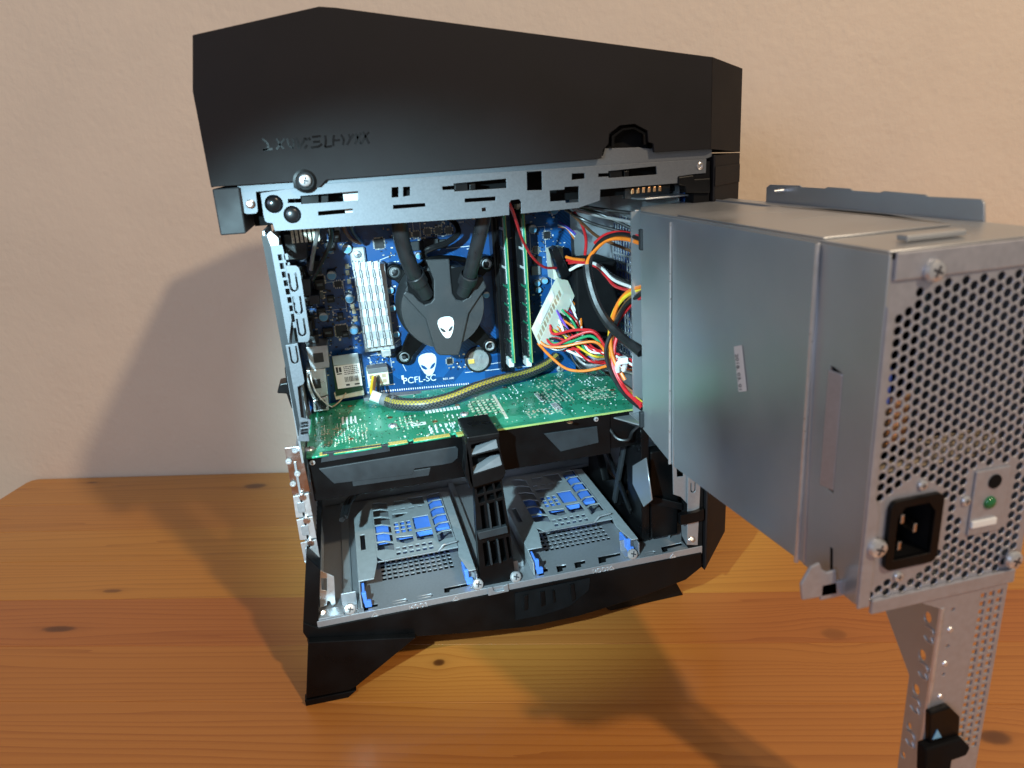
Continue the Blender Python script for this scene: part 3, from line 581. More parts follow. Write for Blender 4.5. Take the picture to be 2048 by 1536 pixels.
bb = B(); bb.prism([(250.6, -251.6, 190), (256.5, -251.6, 190), (256.5, -251.6, 236), (254, -251.6, 244), (254, -251.6, 318), (250.6, -251.6, 324)], (0, 1.4, 0)); bb.add('end_side_lip', 'end_steel', psu, bev=.5)
bb = B(); bb.box(257.5, 333, -252, -250.1, 186, 193); bb.add('end_bottom_lip', 'end_steel', psu, bev=.5)
for p in ((268.9, -251.4, 335.6), (256.8, -251.4, 219.5), (329.5, -252, 199)): inst('screw', SCREW, psu, p, (0, .4, 0), (1.15, 1.3, 1.15))
for p in ((277.5, -250.2, 244.3), (270.8, -250.2, 201.5), (301, -250.2, 232.6)): inst('small_screw', SMALL_SCREW, psu, p)
# mains inlet
sock = plate('mains_inlet', 'Y', -252.2, 2.4, rrect(261.6, 288, 206.6, 240, 3.5), 'satin_black', psu, [[(265.5, 211.5), (284, 211.5), (284, 232), (280.5, 236.5), (269, 236.5), (265.5, 232)]], bev=.6)
bb = B()
for a, b_ in zip([(265.5, 211.5), (284, 211.5), (284, 232), (280.5, 236.5), (269, 236.5), (265.5, 232)], [(284, 211.5), (284, 232), (280.5, 236.5), (269, 236.5), (265.5, 232), (265.5, 211.5)]):
    bb.poly([(a[0], -250, a[1]), (b_[0], -250, b_[1]), (b_[0], -234, b_[1]), (a[0], -234, a[1])])
bb.box(264, 286, -234, -233, 210, 238); bb.add('inlet_well', 'matt_black', sock)
for x, z in ((270, 229.5), (277, 224), (270, 216.5)):
    bb = B(); bb.box(x-1, x+1, -250, -234, z-2.2, z+2.2); bb.add('inlet_pin', 'nickel', sock, bev=.5)
# status panel
bb = B(); bb.box(304, 321.5, -251, -250.1, 215, 246); bb.add('status_plate', 'end_steel', psu, bev=.4)
bb = B(); bb.cyl((314, -251.5, 240), (314, -248, 240), 3.3, n=18); bb.add('test_button', 'matt_black', psu, True)
bb = B(); bb.lathe((313, -251, 230), (0, -1, 0), [(3.1, 0), (2.9, .8), (1.8, 1.6), (.1, 1.9)], 18); bb.add('status_lamp', 'led_green', psu, True)
bb = B(); bb.box(304.5, 317.5, -252.2, -250.8, 219, 222.4); bb.add('status_tag', 'white_plastic', psu, bev=.5)
# what shows through the holes: coil, capacitor, circuit parts
bb = B(); bb.box(253, 333, -180, -178, 193, 340); bb.add('inner_screen', 'matt_black', psu)
bb = B()
for k in range(9): bb.cyl((263, -243, 262+k*2.4), (272, -243, 264+k*2.4), 1.5, n=8)
bb.add('copper_coil', 'copper', psu, True)
bb = B(); bb.cyl((259, -243, 281), (259, -243, 296), 3.2, n=14); bb.add('inner_capacitor', 'wire_blue', psu, True)
bb = B(); bb.box(254, 330, -238, -236, 246, 250); bb.box(290, 326, -240, -232, 250, 256); bb.add('inner_board', 'tan_part', psu)
# lower left catch, swing leg with its flange
bb = B(); bb.prism([(a, -241, b_) for a, b_ in [(229.5,200.4),(233.8,208.3),(238.1,209.6),(239.7,205.8),(242.3,203.7),(246.6,204.3),(248.7,191.5),(230.8,192.2)]], (0, 1.5, 0)); bb.add('catch_tab', 'end_steel', psu, bev=.5)
bb = B(); bb.box(240, 251.5, -241, -239.6, 190, 198); bb.add('catch_base', 'end_steel', psu, bev=.4)
lh = [circ(303, z_, 1.1, 8) for z_ in (177, 157, 141)]+grid(317.5, 90, 3, 21, 4.6, 4.45, 3.1, 3.1)
plate('swing_leg', 'Y', -250.2, 1.2, [(297, 30), (331.5, 30), (332, 184), (329, 186), (286, 188), (286, 184), (296, 179)], 'end_steel', psu, lh, bev=.4)
for z_ in (166, 147, 128): bb = B(); bb.lathe((303, -250.2, z_), (0, -1, 0), [(1.6, 0), (1.2, .5), (.1, .7)], 12); bb.add('leg_dimple', 'steel_bright', psu, True)
bb = B(); bb.cyl((297, -249.6, 30), (297, -249.6, 179), 1.2, n=8); bb.add('leg_fold', 'steel_bright', psu, True)
gh = [circ(*p, 2.1, 14, 2.9) for p in [(-242.9,169.0),(-242.7,147.7),(-241.9,126.9)]]+[circ(*p, 1.4, 10, 2.0) for p in [(-240.7,103.6),(-239.5,84.0)]]
plate('leg_flange', 'X', 297, 1.2, [(-235.7,178.2),(-250.7,177.4),(-249.3,85.4),(-249.0,51.1),(-236.1,36.7),(-236.9,73.0),(-236.7,131.3),(-214.5,158.5)], 'steel_dull', psu, gh, bev=.3)
for p in [(-245.6,160.7),(-245.1,139.8),(-243.2,117.9),(-243.0,97.0)]:
    bb = B(); pts = [(p[0]+3.0, p[1]+3.4), (p[0]-.5, p[1]+4.2), (p[0]-2.2, p[1]+2), (p[0]-.8, p[1]), (p[0]-2.4, p[1]-2.6), (p[0]+.8, p[1]-3.6), (p[0]+3.2, p[1]-2)]
    bb.tube([(296.7, a, b_) for a, b_ in pts], .4, 6, 4); bb.add('flange_emboss', 'steel_bright', psu, True)
bb = B(); bb.prism([(a, -254, b_) for a, b_ in [(295.9,113.1),(294.7,123.5),(305.5,124.6),(312.6,116.6),(314.1,101.7),(297.5,101.1)]], (0, 3.5, 0)); bb.add('leg_latch', 'satin_black', psu, bev=.8)
bb = B(); bb.prism([(a, -256.5, b_) for a, b_ in [(292.5,105.1),(313.1,105.6),(319.1,98.3),(317.5,93.8),(309.2,93.2),(309.4,86.0),(294.3,87.3)]], (0, 6, 0)); bb.add('latch_lever', 'matt_black', psu, bev=1)
bb = B(); bb.prism([(a, -254.4, b_) for a, b_ in [(297.8,107.7),(302.9,107.7),(299.8,113.1)]], (0, .6, 0)); bb.add('latch_arrow', 'cap_print', psu)
# dated sticker
p = [(248.6,-146.9,282.6),(248.6,-154.6,285.3),(248.6,-161.0,262.2),(248.6,-153.4,259.2)]
stk = root('date_sticker', p[3], 'small white dated paper sticker on the left side of the power supply', 'sticker')
bb = B(); bb.prism(p, (-.2, 0, 0)); bb.add('paper', 'label_paper', stk)
a, b_ = Vector(p[0]), Vector(p[3]); d = (b_-a).normalized(); nx = (Vector(p[1])-Vector(p[0])).normalized()
text('printed_date', '2018. 03. 01', a+d*4+nx*1.0+Vector((-.35, 0, 0)), d, nx, 4.0, 'print_dark', stk, .1)
# ------------------------------------------------------------------ motherboard
YB = 148
mb = root('motherboard', (130, YB, 185), 'blue motherboard fixed upright inside the open case', 'motherboard')
bb = B(); bb.box(9, 256, YB, YB+1.8, 172, 352); bb.add('circuit_board', 'pcb_blue', mb, bev=.2)
def smd(bb, x, z, w_, h, d, y=YB): bb.box(x-w_/2, x+w_/2, y-d, y-.02, z-h/2, z+h/2)
def scatter(name, mt_, parent, regions, rng, y=YB):
    bb = B(); r = random.Random(rng)
    for x0, x1, z0, z1, k in regions:
        for _ in range(k):
            x, z = r.uniform(x0, x1), r.uniform(z0, z1); x, z = round(x/1.3)*1.3, round(z/1.1)*1.1
            a, b_ = r.choice(((1.6, .8), (.8, 1.6), (1.1, .6), (2.0, 1.2)))
            smd(bb, x, z, a, b_, r.uniform(.4, .9), y)
    return bb.add(name, mt_, parent, kind='stuff')
REG = [(14, 60, 200, 345, 150), (86, 118, 300, 345, 60), (118, 150, 318, 346, 40), (135, 160, 200, 215, 24), (214, 250, 230, 345, 100), (62, 88, 208, 232, 24), (90, 100, 235, 300, 10), (58, 63, 232, 300, 12), (12, 58, 240, 300, 80)]
scatter('small_components', 'tan_part', mb, [(a, b_, c, d, k//5) for a, b_, c, d, k in REG], 1)
scatter('small_components', 'chip', mb, REG, 2)
scatter('solder_points', 'solder', mb, [(a, b_, c, d, k//3) for a, b_, c, d, k in REG], 3)
scatter('silk_marks', 'white_print', mb, [(a, b_, c, d, k//4) for a, b_, c, d, k in REG], 4)
# silk screen lines
bb = B()
for a, b_ in (((92.2,217.4), (96.2,205.7)), ((77.6,225.4), (94.2,235.6)), ((79.2,227.5), (78.3,220.6)), ((149.4,197.0), (230.7,194.3)), ((142.9,310.6), (168.1,310.9)), ((85.1,194.9), (60.7,195.0)), ((85.2,306.3), (96.1,309.5)), ((182.8,202.1), (173.3,202.0))):
    stroke(bb, [a, b_], .25, YB-.12)
bb.add('silk_line', 'white_print', mb)
o_ = Vector((*(92.2,193.9), 0)); e_ = Vector((*(127.7,193.2), 0)); d = (e_-o_)
text('board_name', 'PCFL-SC', (o_.x, YB-.1, o_.y), (d.x, 0, d.y), (-d.y, 0, d.x), 8.3, 'white_print', mb, .12)
bb = B(); bb.box(91.6, 93.6, YB-.1, YB, 198, 202); bb.add('silk_block', 'white_print', mb)
o_ = (128.6,192.6); text('board_name', 'REV: A00', (o_[0], YB-.1, o_[1]), (d.x, 0, d.y), (-d.y, 0, d.x), 2.6, 'white_print', mb, .1)
for p, t, sz in (((67.1,341.3), 'DIMM4 REV-B', 2.4), ((79.3,340.2), 'PWR-CPU', 2.2), ((45.8,231.7), 'BT-WLAN', 2.4), ((66.2,214.4), 'PCI-EX3', 2.6), ((150.0,330.9), 'CHA FAN', 2.3), ((34.7,181.3), 'EC 38', 2.4)):
    text('board_name', t, (p[0], YB-.1, p[1]), (1, 0, .02), (0, 0, 1), sz, 'white_print', mb, .1)
bb = B()
for x0, x1, z0, z1 in ((66, 84, 206, 224), (100, 116, 326, 340), (122, 148, 322, 336), (218, 232, 300, 322), (236, 248, 250, 282), (40, 58, 206, 222), (28, 52, 268, 292)):
    stroke(bb, [(x0, z0), (x1, z0), (x1, z1), (x0, z1), (x0, z0)], .16, YB-.1)
r = random.Random(33)
for k in range(46):
    x, z = r.uniform(14, 252), r.uniform(196, 345); w_ = r.uniform(1.5, 5)
    for j in range(int(w_/.8)): bb.box(x+j*.8, x+j*.8+.5, YB-.1, YB-.02, z, z+r.choice((.9, 1.1, 1.3)))
bb.add('silk_line', 'white_print', mb, kind='stuff')
# head emblem printed on the board (also used on the pump)
def emblem(name, cx, cz, w_, h, y, mt_, parent, tilt=0):
    prof = [(0, -.5), (.14, -.47), (.27, -.33), (.38, -.13), (.46, .08), (.485, .24), (.43, .38), (.28, .47), (0, .5)]
    outl = prof+[(-a, b_) for a, b_ in prof[-2:0:-1]]
    eye = [(.06, -.20), (.10, -.13), (.20, -.04), (.31, .02), (.385, .03), (.37, -.06), (.29, -.15), (.17, -.21)]
    hs_ = [eye, [(-a, b_) for a, b_ in eye[::-1]]]
    ct_, st_ = math.cos(tilt), math.sin(tilt)
    f = lambda r: [(cx+a*w_*ct_-b_*h*st_, cz+a*w_*st_+b_*h*ct_) for a, b_ in r]
    return plate(name, 'Y', y, .25, f(outl), mt_, parent, [f(e) for e in hs_])
p = (116.5,209.1); emblem('printed_emblem', p[0], p[1], 17, 21.5, YB-.16, 'white_print', mb, .05)
# capacitors
def capacitor(p, r, h):
    bb = B(); bb.lathe(p, (0, -1, 0), [(r, 0), (r, h*.12), (r*.93, h*.2), (r, h*.28), (r, h-.7), (r*.9, h), (.1, h)], 20)
    o = bb.add('capacitor', 'alu', mb, smooth=True)
    pt = plate('capacitor_print', 'Y', p[1]-h-.12, .12, [(p[0]+r*.86*math.cos(a), p[2]+r*.86*math.sin(a)) for a in [math.radians(150+k*18) for k in range(14)]], 'cap_print', o)
for x, p in ((0, (59.0,140.0,319.0)), (0, (43.6,140.0,298.5)), (0, (55.6,140.0,277.7)), (0, (32.2,140.0,264.5)), (0, (55.7,140.0,250.3)), (0, (218.7,140.0,321.3)), (0, (239.0,140.0,335.9))): capacitor((p[0], YB, p[2]), 4.0, 9)
for p in ((90.6,142.0,280.5), (90.5,142.0,264.8), (91.3,142.0,241.5), (111.1,142.0,307.1), (117.9,142.0,307.3), (221.1,142.0,272.8), (228.2,142.0,274.3), (221.7,142.0,266.8), (173.8,142.0,267.5), (45.3,142.0,319.2)): capacitor((p[0], YB, p[2]), 3.0, 6)
# chips with legs
def chip(p, w_, h, legs=7, mt_='chip', d_=1.4, name='chip'):
    bb = B(); bb.box(p[0]-w_/2, p[0]+w_/2, YB-d_, YB-.1, p[1]-h/2, p[1]+h/2); o = bb.add(name, mt_, mb, bev=.2)
    if legs:
        bb = B()
        for k in range(legs):
            t = (k+.5)/legs-.5
            bb.box(p[0]+t*w_-.25, p[0]+t*w_+.25, YB-.6, YB-.1, p[1]-h/2-1.2, p[1]+h/2+1.2); bb.box(p[0]-w_/2-1.2, p[0]+w_/2+1.2, YB-.6, YB-.1, p[1]+t*h-.25, p[1]+t*h+.25)
        bb.add('chip_legs', 'solder', o)
    return o
chip((86.0,320.2), 8, 8); chip((45.2,249.3), 9.5, 9.5, 9); chip((136.2,209.8), 5, 5, 5); chip((75.6,227.0), 4, 4, 4); chip((47.8,289.6), 6, 5, 4); chip((33.6,294.5), 7, 7, 6)
chip((233.4,314.1), 6, 6, 4); chip((221.0,284.1), 8, 8, 0, 'chip_grey', 4, 'choke'); chip((222.5,292.9), 7, 7, 0, 'chip', 4, 'choke')
for p in ((110.7,325.1), (117.9,324.8), (127.9,326.5), (137.0,326.5), (146.1,326.1), (223.0,301.8), (25.0,278.4), (31.8,281.9)): chip(p, 5.5, 5, 4, 'chip_grey')
for p in ((111.8,315.7), (119.5,315.8), (138.5,315.3)): chip(p, 8, 7.5, 0, 'grey_plastic', 5, 'choke')
for p in ((129.1,316.6),): chip(p, 12, 8, 0, 'chip', 9, 'fan_header')
# coils beside the heatsink
for p in ((57.2,304.0), (56.9,298.5), (57.2,291.2), (57.2,269.6), (57.9,265.1), (58.3,258.4)): chip(p, 3.2, 4.2, 0, 'tan_part', 2)
# voltage regulator heatsink
hk = B(); hk.box(62.5, 88, 134, 146, 231, 305); base = hk.add('heatsink', 'alu', mb, bev=.4)
p_ = (67.2,140.0,312.4); hk = B(); hk.box(p_[0]-6.5, p_[0]+6.5, 143, 146, p_[2]-8, p_[2]+7); hk.add('heatsink_tab', 'alu', base, bev=1.5); inst('heatsink_screw', SMALL_SCREW, base, (p_[0], 143, p_[2]+1), None, (1.4, 1.4, 1.4))
c_tl, c_tr, c_bl, c_br = (61.8,122.0,310.3), (82.5,122.0,308.7), (63.8,122.0,237.3), (85.7,122.0,237.6)
for k in range(5):
    t = k/4; a = Vector(c_tl).lerp(Vector(c_tr), t); b_ = Vector(c_bl).lerp(Vector(c_br), t)
    x = (a.x+b_.x)/2
    bb = B()
    for j in range(11):
        z1 = a.z+(b_.z-a.z)*(j/11)-.25; z0 = a.z+(b_.z-a.z)*((j+1)/11)+.25; xa = a.x+(b_.x-a.x)*((j+.5)/11); dx = .22 if j % 2 else -.22
        bb.prism([(xa+dx-.5, 134, z0), (xa-dx*.8-.5, 134, z1), (xa-dx*.8+.5, 134, z1), (xa+dx+.5, 134, z0)], (0, -13, 0))
        dy = .14 if j % 2 else -.10; bb.prism([(xa-5.0, 124+dy, z0-.2), (xa-1.0, 123.4+dy, z0-.2), (xa-1.0, 123.4-dy, z1+.2), (xa-5.0, 124-dy, z1+.2)], (0, .6, 0)) if k else None
    bb.add('fin', 'alu', base)
hk = B(); hk.box(76, 84, 130, 142, 226, 232); hk.add('heatsink_foot', 'alu', base, bev=.5)
# rear ports
for q, m_, nm in (([(15.5,245.3),(32.8,244.8),(31.7,225.9),(16.6,225.3)], 'steel', 'network_port'), ([(12.7,225.6),(28.0,225.2),(27.2,202.4),(14.5,199.8),(11.5,212.6)], 'steel_bright', 'usb_port'), ([(13.9,198.6),(26.6,201.2),(26.1,188.6),(13.6,188.7)], 'steel_bright', 'usb_port')):
    bb = B(); bb.prism([(a, 119, b_) for a, b_ in q], (0, 28, 0)); o = bb.add(nm, m_, mb, bev=.5)
    cx, cz = sum(a for a, b_ in q)/len(q), sum(b_ for a, b_ in q)/len(q)
    bb = B(); bb.box(cx-4, cx+4, 118.3, 119.4, cz-4, cz+4); bb.add('port_tongue', 'chip', o, bev=.3)
for q in ([(12.3,337.3),(29.5,337.3),(27.6,316.6),(11.4,317.4)], [(13.5,301.3),(27.1,301.5),(25.9,287.9),(14.1,287.5)], [(26.3,315.1),(36.8,314.9),(36.8,304.0),(26.5,303.9)], [(24.2,287.7),(32.1,287.6),(31.8,280.3),(23.9,280.3)], [(16.4,266.7),(22.8,266.8),(22.8,255.9),(16.4,255.8)]):
    bb = B(); bb.prism([(a, 116, b_) for a, b_ in q], (0, 31, 0)); o = bb.add('audio_port', 'chip', mb, bev=.6)
for k in range(7):
    p = (11.7,112.0,343.0); bb = B(); bb.box(18+k*3.2, 20+k*3.2, 114.5, 116, 330, 340); bb.add('header_pin', 'solder', mb)
for k, (x, z, w_, h, dd) in enumerate(((20, 322, 14, 12, 22), (34, 331, 10, 9, 14), (46, 322, 8, 7, 8), (18, 304, 12, 14, 24), (32, 310, 9, 8, 10), (44, 300, 7, 6, 5), (20, 284, 12, 12, 24), (33, 292, 8, 9, 9), (40, 278, 6, 6, 4), (19, 264, 12, 12, 22), (31, 268, 7, 8, 8), (46, 262, 5, 7, 3), (34, 250, 9, 8, 6), (20, 246, 11, 12, 18), (48, 246, 6, 5, 3), (52, 330, 6, 9, 10))):  # invented dark boxes, added to deepen the shade by the rear ports
    bb = B(); bb.box(x-w_/2, x+w_/2, YB-dd, YB-.1, z-h/2, z+h/2); o = bb.add('dark_filler', 'chip' if k % 3 else 'gloss_black', mb, bev=.5)
    bb = B(); bb.box(x-w_*.3, x+w_*.3, YB-dd-.3, YB-dd+.2, z-h*.12, z+h*.12); bb.add('filler_mark', 'chip_grey', o)
# wireless card
wc = root('wireless_card', (32.4,140.0,196.9), 'small wireless card with white barcode label on the motherboard', 'circuit card')
q = [(33.8,138.0,228.7),(56.3,138.0,229.3),(56.4,138.0,196.4),(32.9,138.0,194.2)]
bb = B(); bb.prism(q, (0, 1, 0)); bb.add('card_board', 'pcb_dark_green', wc)
bb = B(); bb.prism([(34.5,136.0,230.5),(56.4,136.0,230.7),(56.6,136.0,221.7),(34.6,136.0,222.0)], (0, 2, 0)); bb.add('shield', 'steel_dull', wc, bev=.3)
lb = [(34.9,136.0,221.5),(56.6,136.0,221.7),(56.5,136.0,201.2),(35.5,136.0,201.0)]
bb = B(); bb.prism(lb, (0, 1.5, 0)); bb.add('label', 'label_paper', wc)
A0, ux_, uy_ = Vector(lb[3]), Vector(lb[2])-Vector(lb[3]), Vector(lb[0])-Vector(lb[3])
bb = B(); r = random.Random(5); t = .34
def lblq(u0_, u1_, v0_, v1_, y=-.12):
    P = [A0+ux_*u+uy_*v for u, v in ((u0_, v0_), (u1_, v0_), (u1_, v1_), (u0_, v1_))]; bb.prism([(p.x, p.y+y, p.z) for p in P], (0, .1, 0))
while t < .9:
    wd = r.uniform(.008, .03); lblq(t, t+wd, .25, .48); t += wd+r.uniform(.012, .03)
for k in range(5):
    t = .36
    while t < .92:
        wd = r.uniform(.03, .1); lblq(t, min(t+wd, .95), .58+k*.08, .615+k*.08); t += wd+.02
lblq(.05, .14, .7, .95); lblq(.17, .27, .72, .93); lblq(.06, .26, .62, .67); lblq(.35, .5, .08, .16); lblq(.7, .9, .08, .14)
bb.add('label_print', 'print_dark', wc)
bb = B(); bb.prism([(31.5,139.0,196.9),(56.7,139.0,197.9),(57.1,139.0,191.3),(32.3,139.0,190.3)], (0, 3, 0)); bb.add('card_slot', 'cream_plastic', wc, bev=.4)
bb = B(); bb.tube([(15.0,112.0,224.4),(15.4,110.0,215.4),(17.8,112.0,204.8),(22.7,118.0,194.1),(27.8,124.0,188.6)], .9, 8); bb.add('antenna_lead', 'wire_black', wc, True)
bb = B(); bb.tube([(16.0,112.0,225.1),(16.7,109.0,216.4),(19.6,111.0,205.8),(24.6,117.0,195.5),(28.7,124.0,189.4)], .5, 8); bb.add('antenna_lead', 'wire_white', wc, True)
bb = B(); bb.tube([(28.7,124.0,189.4),(34.0,128.0,190.9),(38.7,132.0,194.0),(41.7,135.0,196.7)], .6, 8); bb.add('antenna_lead', 'tan_part', wc, True)
# white six-way power connector
pc = plate('power_connector', 'Y', 134, 14, [(61.5,214.4),(80.0,214.1),(79.7,199.9),(61.4,199.7)], 'cream_plastic', mb, bev=.5)
bb = B(); bb.prism([(a, 132.5, b_) for a, b_ in [(62.2,216.4),(79.4,216.3),(79.7,211.7),(62.4,211.8)]], (0, 14, 0)); bb.add('connector_latch', 'chip_grey', pc, bev=.4)
A0 = Vector((*(62.0,201.0), 0)); ux_ = Vector((*(79.4,200.9), 0))-A0; uy_ = Vector((*(62.0,211.6), 0))-A0
for i in range(3):
    for j in range(2):
        bb = B(); P = [A0+ux_*(i*.31+.08+a)+uy_*(j*.45+.10+b_) for a, b_ in ((0, 0), (.2, 0), (.2, .3), (0, .3))]
        bb.prism([(p.x, 133.6, p.y) for p in P], (0, .6, 0)); bb.add('pin_socket', 'tan_part', pc)
bb = B(); bb.tube([(66.4,134.0,208.2),(64.6,126.0,204.5),(62.9,118.0,200.9),(63.6,112.0,196.4)], 1.4, 8); bb.add('lead', 'wire_yellow', pc, True)
bb = B(); bb.tube([(71.1,134.0,208.0),(70.1,124.0,205.2),(68.7,116.0,201.6),(67.8,111.0,196.5)], 1.4, 8); bb.add('lead', 'wire_black', pc, True)
bb = B(); bb.tube([(68.1,134.0,208.0),(66.6,124.0,204.8),(65.3,116.0,201.1),(65.3,111.0,196.9)], 1.3, 8); bb.add('lead', 'wire_brown', pc, True)
# coin cell
cp = (162.0,143.0,208.2); coin = root('coin_cell', (cp[0], YB, cp[2]), 'round silver coin cell battery in its holder below the pump', 'battery')
bb = B(); bb.lathe((cp[0], YB, cp[2]), (0, -1, 0), [(12, 0), (12, 3), (10.8, 3.4), (10.6, 2), (.1, 2)], 32); bb.add('holder', 'chip', coin, smooth=True)
bb = B(); bb.lathe((cp[0], YB-2.4, cp[2]), (0, -1, 0), [(10, 0), (10, 2.2), (9.5, 2.7), (.1, 2.7)], 32); bb.add('cell', 'steel_bright', coin, smooth=True)
bb = B(); bb.box(cp[0]-9.5, cp[0]-4, YB-6.2, YB-5.2, cp[2]-2, cp[2]+2); bb.add('holder_clip', 'gold', coin, bev=.3)
bb = B(); bb.obox((cp[0]-2, YB-5.4, cp[2]-4), (2.4, 0, -.9), (0, .2, 0), (4, 0, 9)); bb.add('engraved_bar', 'steel_dull', coin)
# expansion slot behind the sleeve and its row of pins
bb = B(); a, b_ = (55.9,189.0), (179.1,181.8); bb.prism([(a[0], 138, a[1]-6), (b_[0], 138, b_[1]-6), (b_[0], 138, b_[1]), (a[0], 138, a[1])], (0, 10, 0)); bb.add('expansion_slot', 'chip_grey', mb, bev=.4)
bb = B(); a, b_ = (60.1,190.4), (153.1,185.8)
for k in range(46): t = k/46; x = a[0]+(b_[0]-a[0])*t; z = a[1]+(b_[1]-a[1])*t; bb.box(x, x+.9, YB-.2, YB-.02, z-.8, z+.8)
bb.add('slot_pads', 'white_print', mb, kind='stuff')
# memory slots and modules
for k, (A0, B0) in enumerate((((184.0,136.0,336.5), (182.7,136.0,199.2)), ((187.9,136.0,337.0), (186.0,136.0,199.3)))):
    A0, B0 = Vector(A0), Vector(B0); x = (A0.x+B0.x)/2
    bb = B(); bb.box(x-2.6, x+2.6, 134, YB-.1, 197, 342); o = bb.add('memory_slot', 'gloss_black', mb, bev=.5)
    bb = B(); bb.box(x-.7, x+.7, 133.8, 134.4, 200, 340); bb.add('slot_groove', 'matt_black', o)
mems = []
for k, (a, b_, lab) in enumerate((((188.3,114.0,333.6), (187.6,114.0,207.1), 'green memory module standing in the slot nearest the pump'), ((204.1,114.0,333.1), (204.0,114.0,205.4), 'green memory module standing in the slot nearest the ribbon of coloured wires'))):
    x = (a[0]+b_[0])/2; z0, z1 = b_[2]+3, b_[2]+136
    r_ = root('memory_module', (x, 114, z0), lab, 'memory module', 'memory modules on the motherboard')
    bb = B(); bb.box(x-.7, x+.7, 114, 145, z0, z1); bb.add('module_board', 'pcb_green', r_)
    bb = B(); bb.box(x+.8, x+1.5, 113.8, 118, z0, z1); bb.add('module_edge', 'pcb_edge', r_)
    for j in range(8):
        z = z0+4+j*16.2; bb = B(); bb.box(x-2.0, x-.75, 117, 135, z, z+13.6); bb.add('memory_chip', 'chip', r_, bev=.15)
    bb = B(); bb.box(x-.95, x-.72, 115.5, 131, z0+70, z0+125); bb.add('module_label', 'label_paper', r_)
    bb = B()
    for j in range(16): bb.box(x-1.2, x-.72, 115+(j % 3), 116+(j % 3), z0+6+j*3.9, z0+7.2+j*3.9)
    bb.add('module_parts', 'solder', r_, kind='stuff')
    bb = B(); bb.box(x-3.2, x+3.2, 132, YB-.1, z0-2, z1+2); bb.add('memory_slot', 'gloss_black', mb, bev=.5)
    bb = B(); bb.box(x-2.4, x+2.4, 122, 136, z0-6, z0+2); bb.add('slot_latch', 'white_plastic', mb, bev=.6)
    bb = B(); bb.box(x-2.4, x+2.4, 122, 136, z1-1, z1+7); bb.add('slot_latch', 'white_plastic', mb, bev=.6)
inst('board_screw', SCREW, mb, ((240.1,146.0,188.7)[0], YB-.2, (240.1,146.0,188.7)[2])); inst('board_screw', SCREW, mb, ((240.9,146.0,337.1)[0], YB-.2, (240.9,146.0,337.1)[2]), None, (1.3, 1.3, 1.3)); inst('board_screw', SCREW, mb, ((168.6,146.0,337.9)[0], YB-.2, (168.6,146.0,337.9)[2]), None, (1.3, 1.3, 1.3)); inst('board_screw', SCREW, mb, ((50.6,146.0,333.9)[0], YB-.2, (50.6,146.0,333.9)[2]), None, (1.4, 1.4, 1.4))
# main power header on the board with black plug
bb = B(); bb.prism([(231.5,128.0,303.3),(242.0,128.0,304.9),(242.7,128.0,277.6),(232.5,128.0,276.9)], (0, 19, 0)); bb.add('power_header', 'cream_plastic', mb, bev=.5)
bb = B(); bb.prism([(227.2,112.0,305.5),(231.8,112.0,308.4),(243.7,112.0,283.4),(234.9,112.0,279.1)], (0, 12, 0)); bb.add('ribbon_plug', 'gloss_black', mb, bev=.6)

# ------------------------------------------------------------------ liquid cooler
pc_ = (129.5,100.0,268.5); cx, cz = pc_[0], pc_[2]
pump = root('cooler_pump', (cx, YB, cz-36), 'round black liquid cooler pump with white head emblem on the processor', 'cooler')
R_ = 34.5
bb = B(); bb.lathe((cx, 132, cz), (0, -1, 0), [(37, 0), (37, 5), (R_+.6, 8), (R_+.6, 24), (R_-.3, 27), (.1, 27)], 64); bb.add('pump_body', 'pump_black', pump, smooth=True)
# raised cap over the hose ports, with two scallops where the hoses enter
bb = B(); cap_ = [(118.8,309.2),(138.1,308.1),(137.8,291.1),(138.0,279.6),(140.8,274.3),(145.7,272.9),(151.8,275.6),(157.2,290.8),(164.0,291.7),(166.5,281.5),(161.0,275.4),(149.8,261.5),(140.4,231.8),(138.3,226.8),(122.4,228.9),(119.3,231.9),(113.9,260.7),(97.6,283.2),(100.3,286.1),(106.3,282.2),(109.8,276.9),(114.3,273.1),(119.3,274.2),(122.1,277.2),(123.6,292.6)]
bb.prism([(a, 101.5, b_) for a, b_ in cap_], (0, 4, 0)); bb.add('pump_cap', 'pump_black', pump, bev=1.0)
for q in ([(102.5,295.0),(125.0,300.8),(124.1,275.4),(120.3,270.0),(114.4,269.0),(107.6,274.8),(102.2,285.3)], [(137.1,299.6),(162.3,302.0),(161.2,288.9),(154.8,272.0),(146.9,268.7),(138.9,273.0),(136.4,282.4)]):
    bb = B(); bb.prism([(a, 103.6, b_) for a, b_ in q], (0, 1, 0)); bb.add('pocket_shade', 'matt_black', pump)  # flat black sheets paint in the dark of the hose pockets
p = (130.2,252.2); emblem('white_emblem', p[0], p[1], 14.0, 18.5, 101.1, 'white_print', pump, .06)
